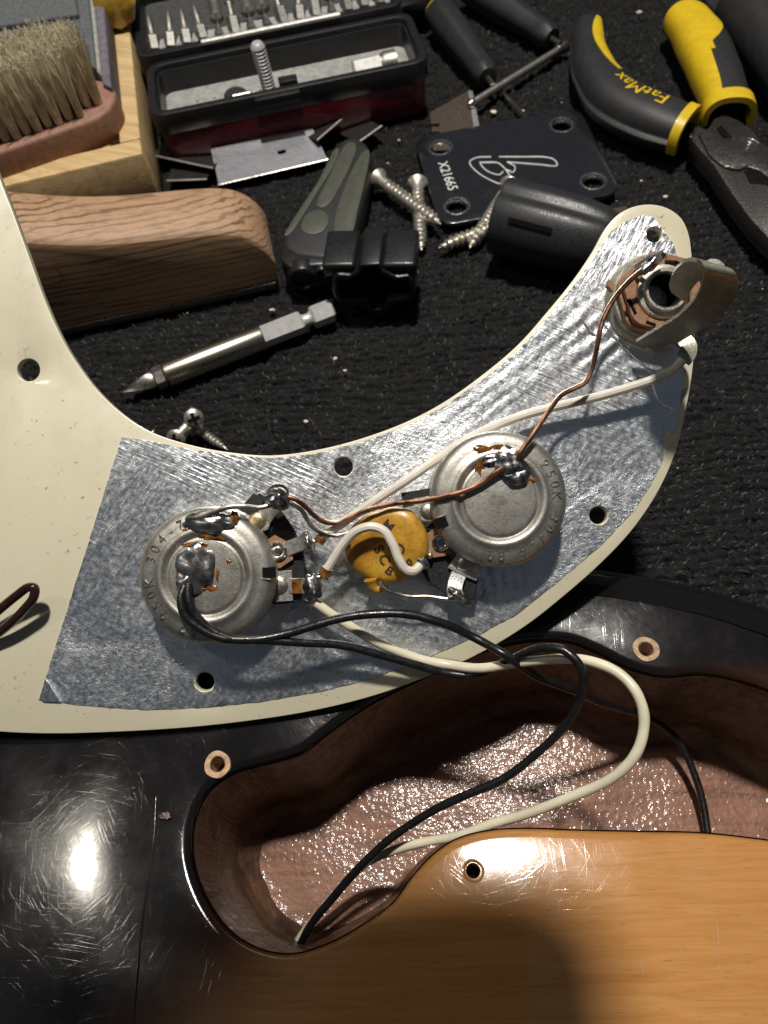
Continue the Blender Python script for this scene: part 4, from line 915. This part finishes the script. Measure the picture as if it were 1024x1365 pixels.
def cap_block():
    A = W(444, 424, 0); B = W(556, 424, 0); d = (B - A).normalized(); p = Vector((-d.y, d.x, 0)); base = (A + B) / 2
    o = thing('plastic_holder', 'black plastic holder with a cross-shaped opening beside the silver bit', 'holder', base)
    nn = p; fpx = [(446, 384), (452, 376), (470, 378), (480, 372), (482, 364), (508, 362), (512, 372), (530, 380), (546, 378), (553, 386), (555, 402), (550, 412), (524, 417), (518, 430), (494, 432), (490, 418), (462, 418), (450, 410), (445, 398)]
    inner = [(454, 386), (466, 386), (482, 379), (486, 370), (505, 368), (510, 377), (528, 386), (545, 385), (548, 400), (544, 407), (516, 411), (512, 423), (498, 424), (494, 411), (464, 411), (455, 403)]
    op = [onplane(x, y, base + p * 1, nn) for x, y in fpx]; ip = [onplane(x, y, base + p * 1, nn) for x, y in inner]
    lo = min(q.z for q in op); op = [q + Vector((0, 0, max(0, .4 - lo))) for q in op]; ip = [q + Vector((0, 0, max(0, .4 - lo))) for q in ip]
    Mf = frame(base, d, -p); Mi = Mf.inverted(); o2 = [Mi @ q for q in op]; i2 = [Mi @ q for q in ip]
    mb = MB(Mf); sheet(mb, [Vector((q.x, q.y, 0)) for q in o2], [[Vector((q.x, q.y, 0)) for q in i2]], 0, -17); mb.build('shell', 'black_plastic', o, bevel=(.7, 2))
    MB(Mf).prism([Vector((q.x, q.y, -12)) for q in i2], (0, 0, -4)).build('inner_wall', 'hole_shade', o)
    for x0 in (-9.3, 9.3): MB(Mf).box((x0, max(q.y for q in o2) - 4.0, -9), (10.4, 5, 16)).build('shoulder', 'black_plastic', o, bevel=(1.2, 3))
    t = thing('plastic_chip', 'small cream and red plastic chip resting on the black holder', 'chip', W(530, 328, 12))
    MB().prism([W(512, 326, 13.2), W(526, 322, 13.4), W(540, 328, 14), (W(551, 343, 13.0)), W(538, 336, 13)], (0, 0, -.6)).build('cream_piece', 'cream_chip', t)
    MB().prism([W(518, 324, 14), W(524, 318, 15), W(528, 318, 15), W(526, 327, 14)], (0, 0, -.5)).build('red_piece', 'red_chip', t)
cap_block()

# --- double ended bit
def long_bit():
    A = W(166, 521, 3.2); B = W(444, 413, 4.0); ax = (B - A).normalized(); L = (B - A).length
    o = thing('double_ended_bit', 'bright steel screwdriver shaft with cross tip and hexagonal shank', 'screwdriver bit', Vector((A.x, A.y, 0)))
    at_ = lambda px: ((W(px[0], px[1], 4) - A).dot(ax))
    s0 = at_((206, 505)); s1 = at_((220, 500)); s2 = at_((351, 449)); s3 = at_((403, 428)); s4 = at_((416, 424))
    def fl(a, z):
        k = max(0, min(1, (s0 - z) / (s0 * .8))); return 1 - .48 * k * abs(math.cos(2 * a)) ** .6
    MB().lathe([(0, -1.0), (.5, -.5), (1.3, 2.0), (2.3, s0 * .45), (3.0, s0 * .72), (3.1, s0 * .9), (2.6, s0)], 48, A, ax, fn=fl).build('cross_tip', 'dull_steel', o)
    MB().lathe([(0, s0), (3.3, s0), (3.55, s0 + .4), (3.55, s1 - .3), (0, s1)], 6, A, ax).build('hex_collar', 'dull_steel', o, flat=True)
    MB().lathe([(0, s1), (3.3, s1), (4.0, s1 + .5), (4.05, s1 + 1.2), (4.05, s2 - .6), (3.8, s2), (0, s2)], 48, A, ax).build('sleeve', 'brushed', o)
    MB().lathe([(0, s2), (3.5, s2), (3.6, s3 - .6), (3.1, s3), (0, s3)], 6, A, ax).build('hex_shank', 'bright_steel', o, flat=True)
    MB().lathe([(2.4, s3 - .2), (2.0, s3 + 1.0), (2.0, s4 - .8), (2.6, s4 + .1)], 20, A, ax).build('neck', 'bright_steel', o)
    MB().lathe([(0, s4), (3.1, s4), (3.6, s4 + .6), (3.6, L - .6), (3.0, L), (0, L)], 6, A, ax).build('hex_end', 'bright_steel', o, flat=True)
long_bit()

# --- screws
def screw_mesh(L, r, hr, smooth, hh):
    """screw along +z, head at the top (z = L)"""
    mb = MB(); nt = int((L - smooth - hh) / .28); pit = 2.05 if L > 20 else 1.3; seg = 20; rings = []
    zt = L - smooth - hh
    for i in range(nt + 1):
        z = i * zt / nt; tp = min(1, z / (4.5)) ** .8; ring = []
        for k in range(seg):
            a = 2 * math.pi * k / seg; ph = (z / pit - k / seg) % 1.0; th = max(0, 1 - abs(ph - .5) * 2.6); ring.append(Vector((math.cos(a), math.sin(a), 0)) * (r * tp * (.66 + .40 * th) + .05) + Vector((0, 0, z)))
        rings.append(ring)
    for z in (zt + .2, L - hh): rings.append([Vector((math.cos(2 * math.pi * k / seg), math.sin(2 * math.pi * k / seg), 0)) * r * .9 + Vector((0, 0, z)) for k in range(seg)])
    mb.loft(rings); shaft = mb
    hd = MB().lathe([(r * .85, L - hh), (hr * .96, L - .35 * hh), (hr, L - .2 * hh), (hr * .93, L), (hr * .6, L + .35 * hh), (0, L + .45 * hh)], 28)
    cr = MB()
    zz = L + .52 * hh
    w_ = hr * .16; l_ = hr * .62
    cr.prism([Vector(q + (zz,)) for q in ((-w_, -l_), (w_, -l_), (w_, -w_), (l_, -w_), (l_, w_), (w_, w_), (w_, l_), (-w_, l_), (-w_, w_), (-l_, w_), (-l_, -w_), (-w_, -w_))], (0, 0, -hh * .4))  # raised near-black cross in place of the recess's shade
    return shaft, hd, cr
PROTO = {}
def screw(key, tip, head, label, group, dims, name):
    tip = Vector(tip); head = Vector(head); ax = (head - tip).normalized(); q = ax.to_track_quat('Z', 'Y').to_matrix().to_4x4()
    Mx = Matrix.Translation(tip * S) @ q
    if key not in PROTO:
        t = bpy.data.objects.new(name, None); COL.objects.link(t); t.empty_display_size = .01
        sh, hd, cr = screw_mesh(*dims)
        a = sh.build('threaded_shaft', 'screw_steel', t, sharp=30); b = hd.build('head', 'screw_steel', t); c = cr.build('cross_recess', 'hole_shade', b)
        PROTO[key] = t
    else: t = copy_tree(PROTO[key])
    t.matrix_basis = Mx; return tag(t, label, 'screw', group)
def aim(a, b, L, za, zb):
    A = W(*a, za); B = W(*b, zb); return A, A + (B - A).normalized() * L
L1 = (W(500, 236, 4) - W(588, 299, 2.2)).length
ng = 'long wood screws on the carpet'
dm = (L1, 2.3, 3.9, 2.5, 3.4)
A, B = aim((588, 299), (499, 235), L1, 4.6, 5.2); screw('neck', A, B, 'long wood screw lying across another, its tip toward the black tube', ng, dm, 'wood_screw')
A, B = aim((562, 334), (556, 236), L1, 2.1, 3.0); screw('neck', A, B, 'long wood screw lying underneath the crossing one, pointing at the black holder', ng, dm, 'wood_screw')
A, B = aim((584, 331), (690, 290), L1, 2.2, 3.2); screw('neck', A, B, 'flatter lying wood screw with its threads beside the black tube', ng, dm, 'wood_screw')
A, B = aim((626, 331), (690, 232), L1, 2.0, 2.6); screw('neck', A, B, 'wood screw lying over the steel plate corner next to the black tube', ng, dm, 'wood_screw')
sg = 'small screws beside the pickguard edge'; ds = (13.0, 1.45, 2.9, .6, 1.7)
A, B = aim((304, 600), (262, 571), 13, 1.4, 2.6); screw('small', A, B, 'small screw whose thread points away along the cream pickguard edge', sg, ds, 'small_screw')
hd = W(258, 556, 8.5); vd = (CAM - hd).normalized(); tp = hd - (vd * .75 + Vector((.15, -.35, .1))).normalized() * 11; screw('small', tp, tp + (hd - tp), 'small screw standing with its cross head turned up', sg, ds, 'small_screw')
hd = W(238, 581, 6.0); tp = hd - (vd * .6 + Vector((-.3, -.5, .0))).normalized() * 11; screw('small', tp, tp + (hd - tp), 'small screw with its cross head half hidden by the pickguard edge', sg, ds, 'small_screw')
A, B = aim((206, 572), (190, 600), 13, 4.5, 3.0); screw('small', A, B, 'small screw showing only its tip above the pickguard edge', sg, ds, 'small_screw')

# --- neck plate
def neck_plate():
    z = 2.6; H = [W(587, 196, z), W(749, 166, z), W(791, 241, z), W(609, 274, z)]
    c = sum(H, Vector()) / 4; d = ((H[1] - H[0]) + (H[2] - H[3])).normalized(); M = frame(Vector((c.x, c.y, 0)), d)
    o = thing('neck_plate', 'dark chrome four-hole neck plate stamped with a stylised letter and serial number', 'plate', None, M=M)
    Mi = M.inverted(); hl = [Mi @ h for h in H]
    P = []
    for cx, cy, a0 in ((32 - 6, 25.5 - 6, 0), (-32 + 6, 25.5 - 6, 90), (-32 + 6, -25.5 + 6, 180), (32 - 6, -25.5 + 6, 270)):
        for k in range(7): a = R(a0 + 15 * k); P.append(Vector((cx + 6 * math.cos(a), cy + 6 * math.sin(a), 0)))
    mb = MB(M); sheet(mb, P, [circ(h, 4.3, 28) for h in hl], z, z - 1.6); mb.build('plate', 'plate_chrome', o, bevel=(.35, 2))
    for h in hl:
        OPEN.add('countersink'); MB(M).lathe([(4.75, .05), (4.4, .16), (3.9, .05), (3.5, -.5), (3.3, -1.7)], 32, Vector((h.x, h.y, z))).build('countersink', 'steel', o); OPEN.discard('countersink')
    k = 1 / 3.793
    def pz(x, y): return Mi @ W(560 + x * k, 130 + y * k, z + .03)
    mb = MB(M)
    for path in ([(255, 318), (290, 303), (360, 300)], [(400, 300), (520, 300), (640, 302), (680, 316), (692, 345), (600, 338), (440, 326)], [(255, 318), (252, 335), (290, 378), (350, 415), (412, 438), (448, 432), (462, 410), (448, 385), (420, 350), (392, 330), (300, 328)], [(305, 336), (330, 365), (370, 385), (402, 390), (420, 374)], [(440, 326), (480, 350), (470, 378), (440, 365)]):
        mb.tube(spline([pz(x, y) for x, y in path], 4), .23, 6)
    mb.build('stamped_emblem', 'glint_mark', o)
    mb = MB(M); a = pz(112, 330); b = pz(165, 465); dd = (b - a); vs, fs = text_geo('X21665', 5.2, .08); ang = math.atan2(dd.y, dd.x); M3 = Matrix.Translation((a + b) / 2) @ Matrix.Rotation(ang, 4, 'Z')
    mb.add([M3 @ v for v in vs], fs); mb.build('stamped_number', 'glint_mark', o)
neck_plate()

# --- black tube
def tube_cap():
    A = W(667, 288, 12.5); B = W(836, 332, 11.0); ax = (B - A).normalized(); L = (B - A).length
    o = thing('black_tube', 'matt black fluted plastic tube partly under the pickguard tip', 'tube', Vector((A.x, A.y, 0)))
    upv = Vector((0, 0, 1)); u = ax.orthogonal().normalized(); v = ax.cross(u)
    def fn(a, z):
        dirv = u * math.cos(a) + v * math.sin(a); e = math.atan2(dirv.dot(upv), dirv.dot(upv.cross(ax)))
        # a soft valley along the upper side
        k = math.exp(-((e - R(98)) / .20) ** 2); return 1 - .13 * k * min(1, max(0, (L * .93 - z) / 8))
    MB().lathe([(9.8, 2.0), (9.8, -.2), (10.6, -.6), (11.6, -.4), (12.0, .4), (12.0, L * .45), (11.6, L * .62), (10.6, L * .78), (8.6, L * .90), (5.2, L * .98), (0, L)], 72, A, ax, fn=fn).build('shell', 'tube_plastic', o, sharp=50)
    MB().lathe([(0, 1.5), (9.9, 1.5), (9.9, 2.2), (0, 2.2)], 30, A, ax).build('end_wall', 'hole_shade', o)
    p0 = W(690, 296, 20); sdv = upv.cross(ax).normalized(); q = A + ax * 9 - sdv * 9.3 + upv * 7.6
    MB(frame(q, ax, (upv * .62 - sdv * .78))).box((4, 0, 0), (14, 1.5, 1.2)).build('slot', 'hole_shade', o)  # near-black bar for the shade in the slot
tube_cap()
flat_thing('brown_piece', [(790, 283), (835, 274), (850, 300), (800, 312)], 2.0, 1.5, 'brown_scrap', 'dark brown scrap lying beside the cream pickguard tip', 'scrap')  # flat piece standing in for an unidentified brown patch

# --- small drivers
def driver(px, r, label, ring, tipmat=None):
    A = W(*px[0], r + .5); B = W(*px[1], r * .75); ax = (B - A).normalized(); L = (B - A).length
    o = thing('precision_screwdriver', label, 'screwdriver', Vector((A.x, A.y, 0)), 'small black screwdrivers')
    MB().lathe([(0, .2), (r * .7, .2), (r * .93, 1.2), (r * .98, 2.2)], 28, A, ax).build('end_cap', ring, o)
    MB().lathe([(r * .98, 2.1), (r, 3), (r * 1.02, L * .25), (r * .92, L * .5), (r * .78, L * .75), (r * .74, L * .9), (r * .8, L * .94), (r * .6, L), (0, L)], 28, A, ax, fn=lambda a, z: 1 + .03 * math.cos(6 * a)).build('handle', 'rubber', o, sharp=45)
    MB().tube([B - ax * 1, B + ax * 5], 1.2, 10).build('shaft', 'dark_steel', o)
    return o, A, ax, L
driver(((583, 14), (650, 104)), 6.6, 'small black screwdriver with a yellow end cap', 'yellow')
o, A, ax, L = driver(((622, -22), (736, 52)), 6.6, 'small black screwdriver with a pink end cap', 'pink_plastic')
vs, fs = text_geo('tools', 3.0, .03); Mx = frame(A + ax * (L * .42) + Vector((0, 0, 6.72)), ax); mb = MB(Mx); mb.add([Vector((v.x, v.y + .8, v.z - .02 * v.y * v.y)) for v in vs], fs); mb.build('white_print', 'white_print', o)
t = thing('steel_rod', 'thin steel screwdriver shaft with a black collar resting on the knife blade', 'screwdriver shaft', W(690, 100, 0))
A = W(742, 68, 3); B = W(630, 137, 3.8); MB().tube([A, B], 1.45, 14).build('shaft', 'dull_steel', t); MB().lathe([(0, 0), (2.0, .0), (2.2, .6), (1.8, 1.8), (1.8, 2.6), (2.5, 3.2), (2.5, 5.0), (0, 5.2)], 18, A, (A - B).normalized()).build('collar', 'dark_steel', t)
MB().lathe([(0, 0), (1.6, 0), (1.9, 1.2), (1.2, 2.6), (0, 2.8)], 16, B - (B - A).normalized() * .5, (B - A).normalized()).build('tip', 'steel', t)
q = spline([W(660, 108, 1.4), W(664, 116, 1.4), W(684, 138, 1.4), W(707, 164, 1.4)], 5); tag(place(MB().tube(q, .8, 6).build('hex_key', 'dark_steel')), 'thin dark hex key lying behind the steel plate', 'hex key')

# --- pliers
def handle_fn(axis_px, widths, hts, z):
    P = spline([W(x, y, z) for x, y in axis_px], 10); N = len(P); n0 = len(axis_px) - 1
    def at(t, phi, off=0.0):
        s = max(0, min(1, t)) * (N - 1); i = min(int(s), N - 2); f = s - i; p = P[i].lerp(P[i + 1], f); tn = (P[min(i + 2, N - 1)] - P[max(i - 1, 0)]).normalized()
        k = max(0, min(1, t)) * n0; j = min(int(k), n0 - 1); g = k - j; g = g * g * (3 - 2 * g); wd = widths[j] * (1 - g) + widths[j + 1] * g; ht = hts[j] * (1 - g) + hts[j + 1] * g
        sd = Vector((tn.y, -tn.x, 0)).normalized(); c = math.cos(phi); s2 = math.sin(phi); e = .82
        e_ = 1.0
        if t < .07: e_ = math.sqrt(max(0, 1 - ((.07 - t) / .07) ** 2)) * .75 + .25 * (t / .07)
        return p + sd * (wd / 2 + off) * e_ * math.copysign(abs(c) ** e, c) + Vector((0, 0, 1)) * (ht / 2 + off) * e_ * math.copysign(abs(s2) ** e, s2)
    return at
def patch(at, t0, t1, p0, p1, off, nt=24, npn=12, th=.8):
    """closed shell covering t0..t1 and angle p0(t)..p1(t)"""
    mb = MB(); vs = []; fs = []
    for lay in (off, off - th):
        for i in range(nt + 1):
            t = t0 + (t1 - t0) * i / nt; a, b = p0((i / nt)), p1((i / nt))
            for k in range(npn + 1): vs.append(at(t, a + (b - a) * k / npn, lay))
    w_ = npn + 1; B0 = (nt + 1) * w_
    for i in range(nt):
        for k in range(npn): q = i * w_ + k; fs += [(q, q + 1, q + w_ + 1, q + w_), (B0 + q, B0 + q + w_, B0 + q + w_ + 1, B0 + q + 1)]
    for i in range(nt): fs += [(i * w_, (i + 1) * w_, B0 + (i + 1) * w_, B0 + i * w_), (i * w_ + npn, B0 + i * w_ + npn, B0 + (i + 1) * w_ + npn, (i + 1) * w_ + npn)]
    for k in range(npn): fs += [(k, B0 + k, B0 + k + 1, k + 1), (nt * w_ + k, nt * w_ + k + 1, B0 + nt * w_ + k + 1, B0 + nt * w_ + k)]
    return mb.add(vs, fs)
def pliers():
    o = thing('pliers', 'long steel pliers with thick black and yellow grips', 'pliers', W(960, 180, 0))
    K = lambda v: (lambda u: v)
    # grip A (nearer)
    at = handle_fn([(786, 28), (783, 62), (792, 100), (820, 135), (865, 158), (918, 176)], [10.5, 12.5, 15.5, 18.5, 19, 17.5], [11, 13, 15, 16, 16, 14], 9.0)
    patch(at, 0, .97, K(0), K(2 * math.pi), 0, 48, 36).build('grip', 'rubber', o, sharp=70)
    patch(at, .05, .52, lambda u: R(118) - .38 * math.sin(math.pi * u ** .7), lambda u: R(128) + .40 * math.sin(math.pi * u ** .8), .25, 24, 6).build('yellow_inlay', 'yellow', o, sharp=70)
    patch(at, .955, 1.0, K(R(-30)), K(R(200)), .7, 6, 24, 2).build('yellow_ring', 'yellow', o, sharp=60)
    vs, fs = text_geo('FatMax', 6.6, 0.0); bm = bmesh.new(); vv = [bm.verts.new(v) for v in vs]
    for f in fs:
        try: bm.faces.new([vv[i] for i in f])
        except ValueError: pass
    bmesh.ops.triangulate(bm, faces=bm.faces); xs = [v.co.x for v in bm.verts]; w_ = max(xs) - min(xs)
    mb = MB(); bm.verts.ensure_lookup_table(); bm.verts.index_update(); pts = []
    for v in bm.verts: pts.append(at(.71 - v.co.x / w_ * .30, R(98) - v.co.y * .105, .22))
    T = [tuple(v.index for v in f.verts) for f in bm.faces]; bm.free()
    mb.add(pts, T); OPEN.add('printed_name'); mb.build('printed_name', 'yellow', o); OPEN.discard('printed_name')
    # grip B (farther)
    at2 = handle_fn([(897, 14), (918, 34), (938, 66), (953, 100), (965, 132), (972, 158)], [13, 16.5, 18.5, 17.5, 16, 16.5], [12, 14, 16, 16, 15, 14], 9.0)
    patch(at2, 0, .97, K(0), K(2 * math.pi), 0, 48, 36).build('grip', 'rubber', o, sharp=70)
    patch(at2, .10, .56, lambda u: R(-10), lambda u: R(85) + .95 * math.sin(math.pi * min(1, u * 1.15) ** .8), .25, 24, 14).build('yellow_inlay', 'yellow', o, sharp=70)
    patch(at2, .555, .97, lambda u: R(-10), lambda u: R(76) - .12 * u, .25, 16, 10).build('yellow_inlay', 'yellow', o, sharp=70)
    patch(at2, .90, 1.0, K(R(-20)), K(R(200)), .8, 6, 24, 2).build('yellow_ring', 'yellow', o, sharp=60)
    # steel head
    hz = 10.5
    up = [(944, 172), (952, 158), (966, 152), (985, 160), (1003, 172), (1014, 188), (1040, 210), (1100, 270), (1090, 330), (1040, 330), (1024, 316), (1000, 290), (975, 256), (952, 220), (934, 200), (922, 186), (926, 168)]
    MB().prism([W(x, y, hz - .5) for x, y in up], (0, 0, -7)).build('jaw', 'dark_steel', o, bevel=(.5, 2))
    MB().prism([W(x, y, hz + .6) for x, y in [(932, 178), (948, 168), (964, 184), (990, 184), (1012, 192), (1030, 212), (1060, 250), (1030, 240), (1012, 226), (998, 222), (985, 224), (968, 222), (958, 216), (946, 206)]], (0, 0, -5)).build('jaw', 'dark_steel', o, bevel=(.4, 2))
    MB().prism([W(x, y, hz + .1) for x, y in [(956, 170), (962, 167), (977, 184), (970, 188)]], (0, 0, -1.0)).build('joint_gap', 'hole_shade', o)  # near-black patch painted for the shade in the joint
    MB().tube(spline([W(x, y, hz + .6) for x, y in [(960, 215), (972, 222), (986, 224), (1000, 220), (1012, 221)]], 4), .28, 6).build('pale_edge', 'steel', o)  # thin line of brighter steel along the jaw edge
    MB().tube(spline([W(x, y, hz + .6) for x, y in [(976, 185), (990, 184), (1002, 185), (1012, 190)]], 4), .22, 6).build('pale_edge', 'steel', o)
    MB().prism([W(x, y, hz - .3) for x, y in [(992, 228), (1012, 222), (1040, 232), (1060, 262), (1040, 262), (1022, 246), (1000, 244)]], (0, 0, -2.0)).build('cutter_gap', 'hole_shade', o)  # near-black patch for the shade in the cutter opening
    MB().prism([W(x, y, hz - 3) for x, y in [(918, 160), (936, 168), (928, 186), (912, 178)]], (0, 0, -5)).build('tang', 'dark_steel', o, bevel=(.6, 2))
pliers()
def ribbed():
    A = W(985, 4, 11); B = W(1075, 118, 11); ax = (B - A).normalized(); L = (B - A).length
    prof = [(0, 0), (8, .2), (10.2, 1.5)] + [(11.0 + .35 * (i % 2), 3 + i * .8) for i in range(int((L - 8) / .8))] + [(10.5, L - 2), (7, L), (0, L)]
    o = MB().lathe(prof, 40, A, ax).build('ribbed_grip', 'rubber', sharp=60); tag(place(o), 'ribbed black rubber grip lying behind the pliers', 'tool grip')
    flat_thing('metal_bar', [(928, -20), (962, -20), (972, 8), (958, 16), (944, 4)], 8, 6, 'dark_steel', 'dark metal bar end beside the ribbed grip', 'bar', .5)
ribbed()
flat_thing('black_box', [(520, -40), (576, -46), (572, -4), (528, 8)], 12, 10, 'black_plastic', 'black plastic box corner behind the bit case', 'box', 1.0)

# --- dust and flecks
def flecks():
    mb = MB(); r4 = random.Random(11)
    for x, y, s_ in [(852, 16, 1.3), (658, 149, 1.3), (697, 148, .8), (532, 187, .6), (517, 218, .5), (855, 241, .5), (887, 262, .9), (363, 413, 1.1), (408, 562, .8), (447, 478, .7), (460, 494, .6), (482, 296, .5), (250, 418, .4)]:
        mb.blob(W(x, y, .3), (s_, s_ * r4.uniform(.4, .8), .4), r4.randrange(99), .6, nu=8, nv=6)
    for k in range(22):
        x = r4.uniform(160, 1020); y = r4.uniform(0, 640); mb.blob(W(x, y, .1), (r4.uniform(.12, .3),) * 2 + (.2,), k, .6, nu=5, nv=4)
    tag(place(mb.build('debris', 'cream_chip')), 'pale dust flecks and wood crumbs scattered over the carpet', kind='stuff')
flecks()

# the phone that took the picture hangs over the bench and shades the near wood
M = Matrix.Translation(CAM) @ RC.to_4x4()
P = []
for cx, cy, a0 in ((3, 61, 0), (-38, 61, 90), (-38, -55, 180), (3, -55, 270)):
    for k in range(6): a = R(a0 + 18 * k); P.append(Vector((cx + 16 * math.cos(a), cy + 16 * math.sin(a), 9)))
o = MB(M).prism(P, (0, 0, -7.5)).build('phone', 'phone_black', bevel=(.8, 2)); tag(place(o), 'dark phone held over the bench, seen only by its shadow on the amber wood', 'phone')
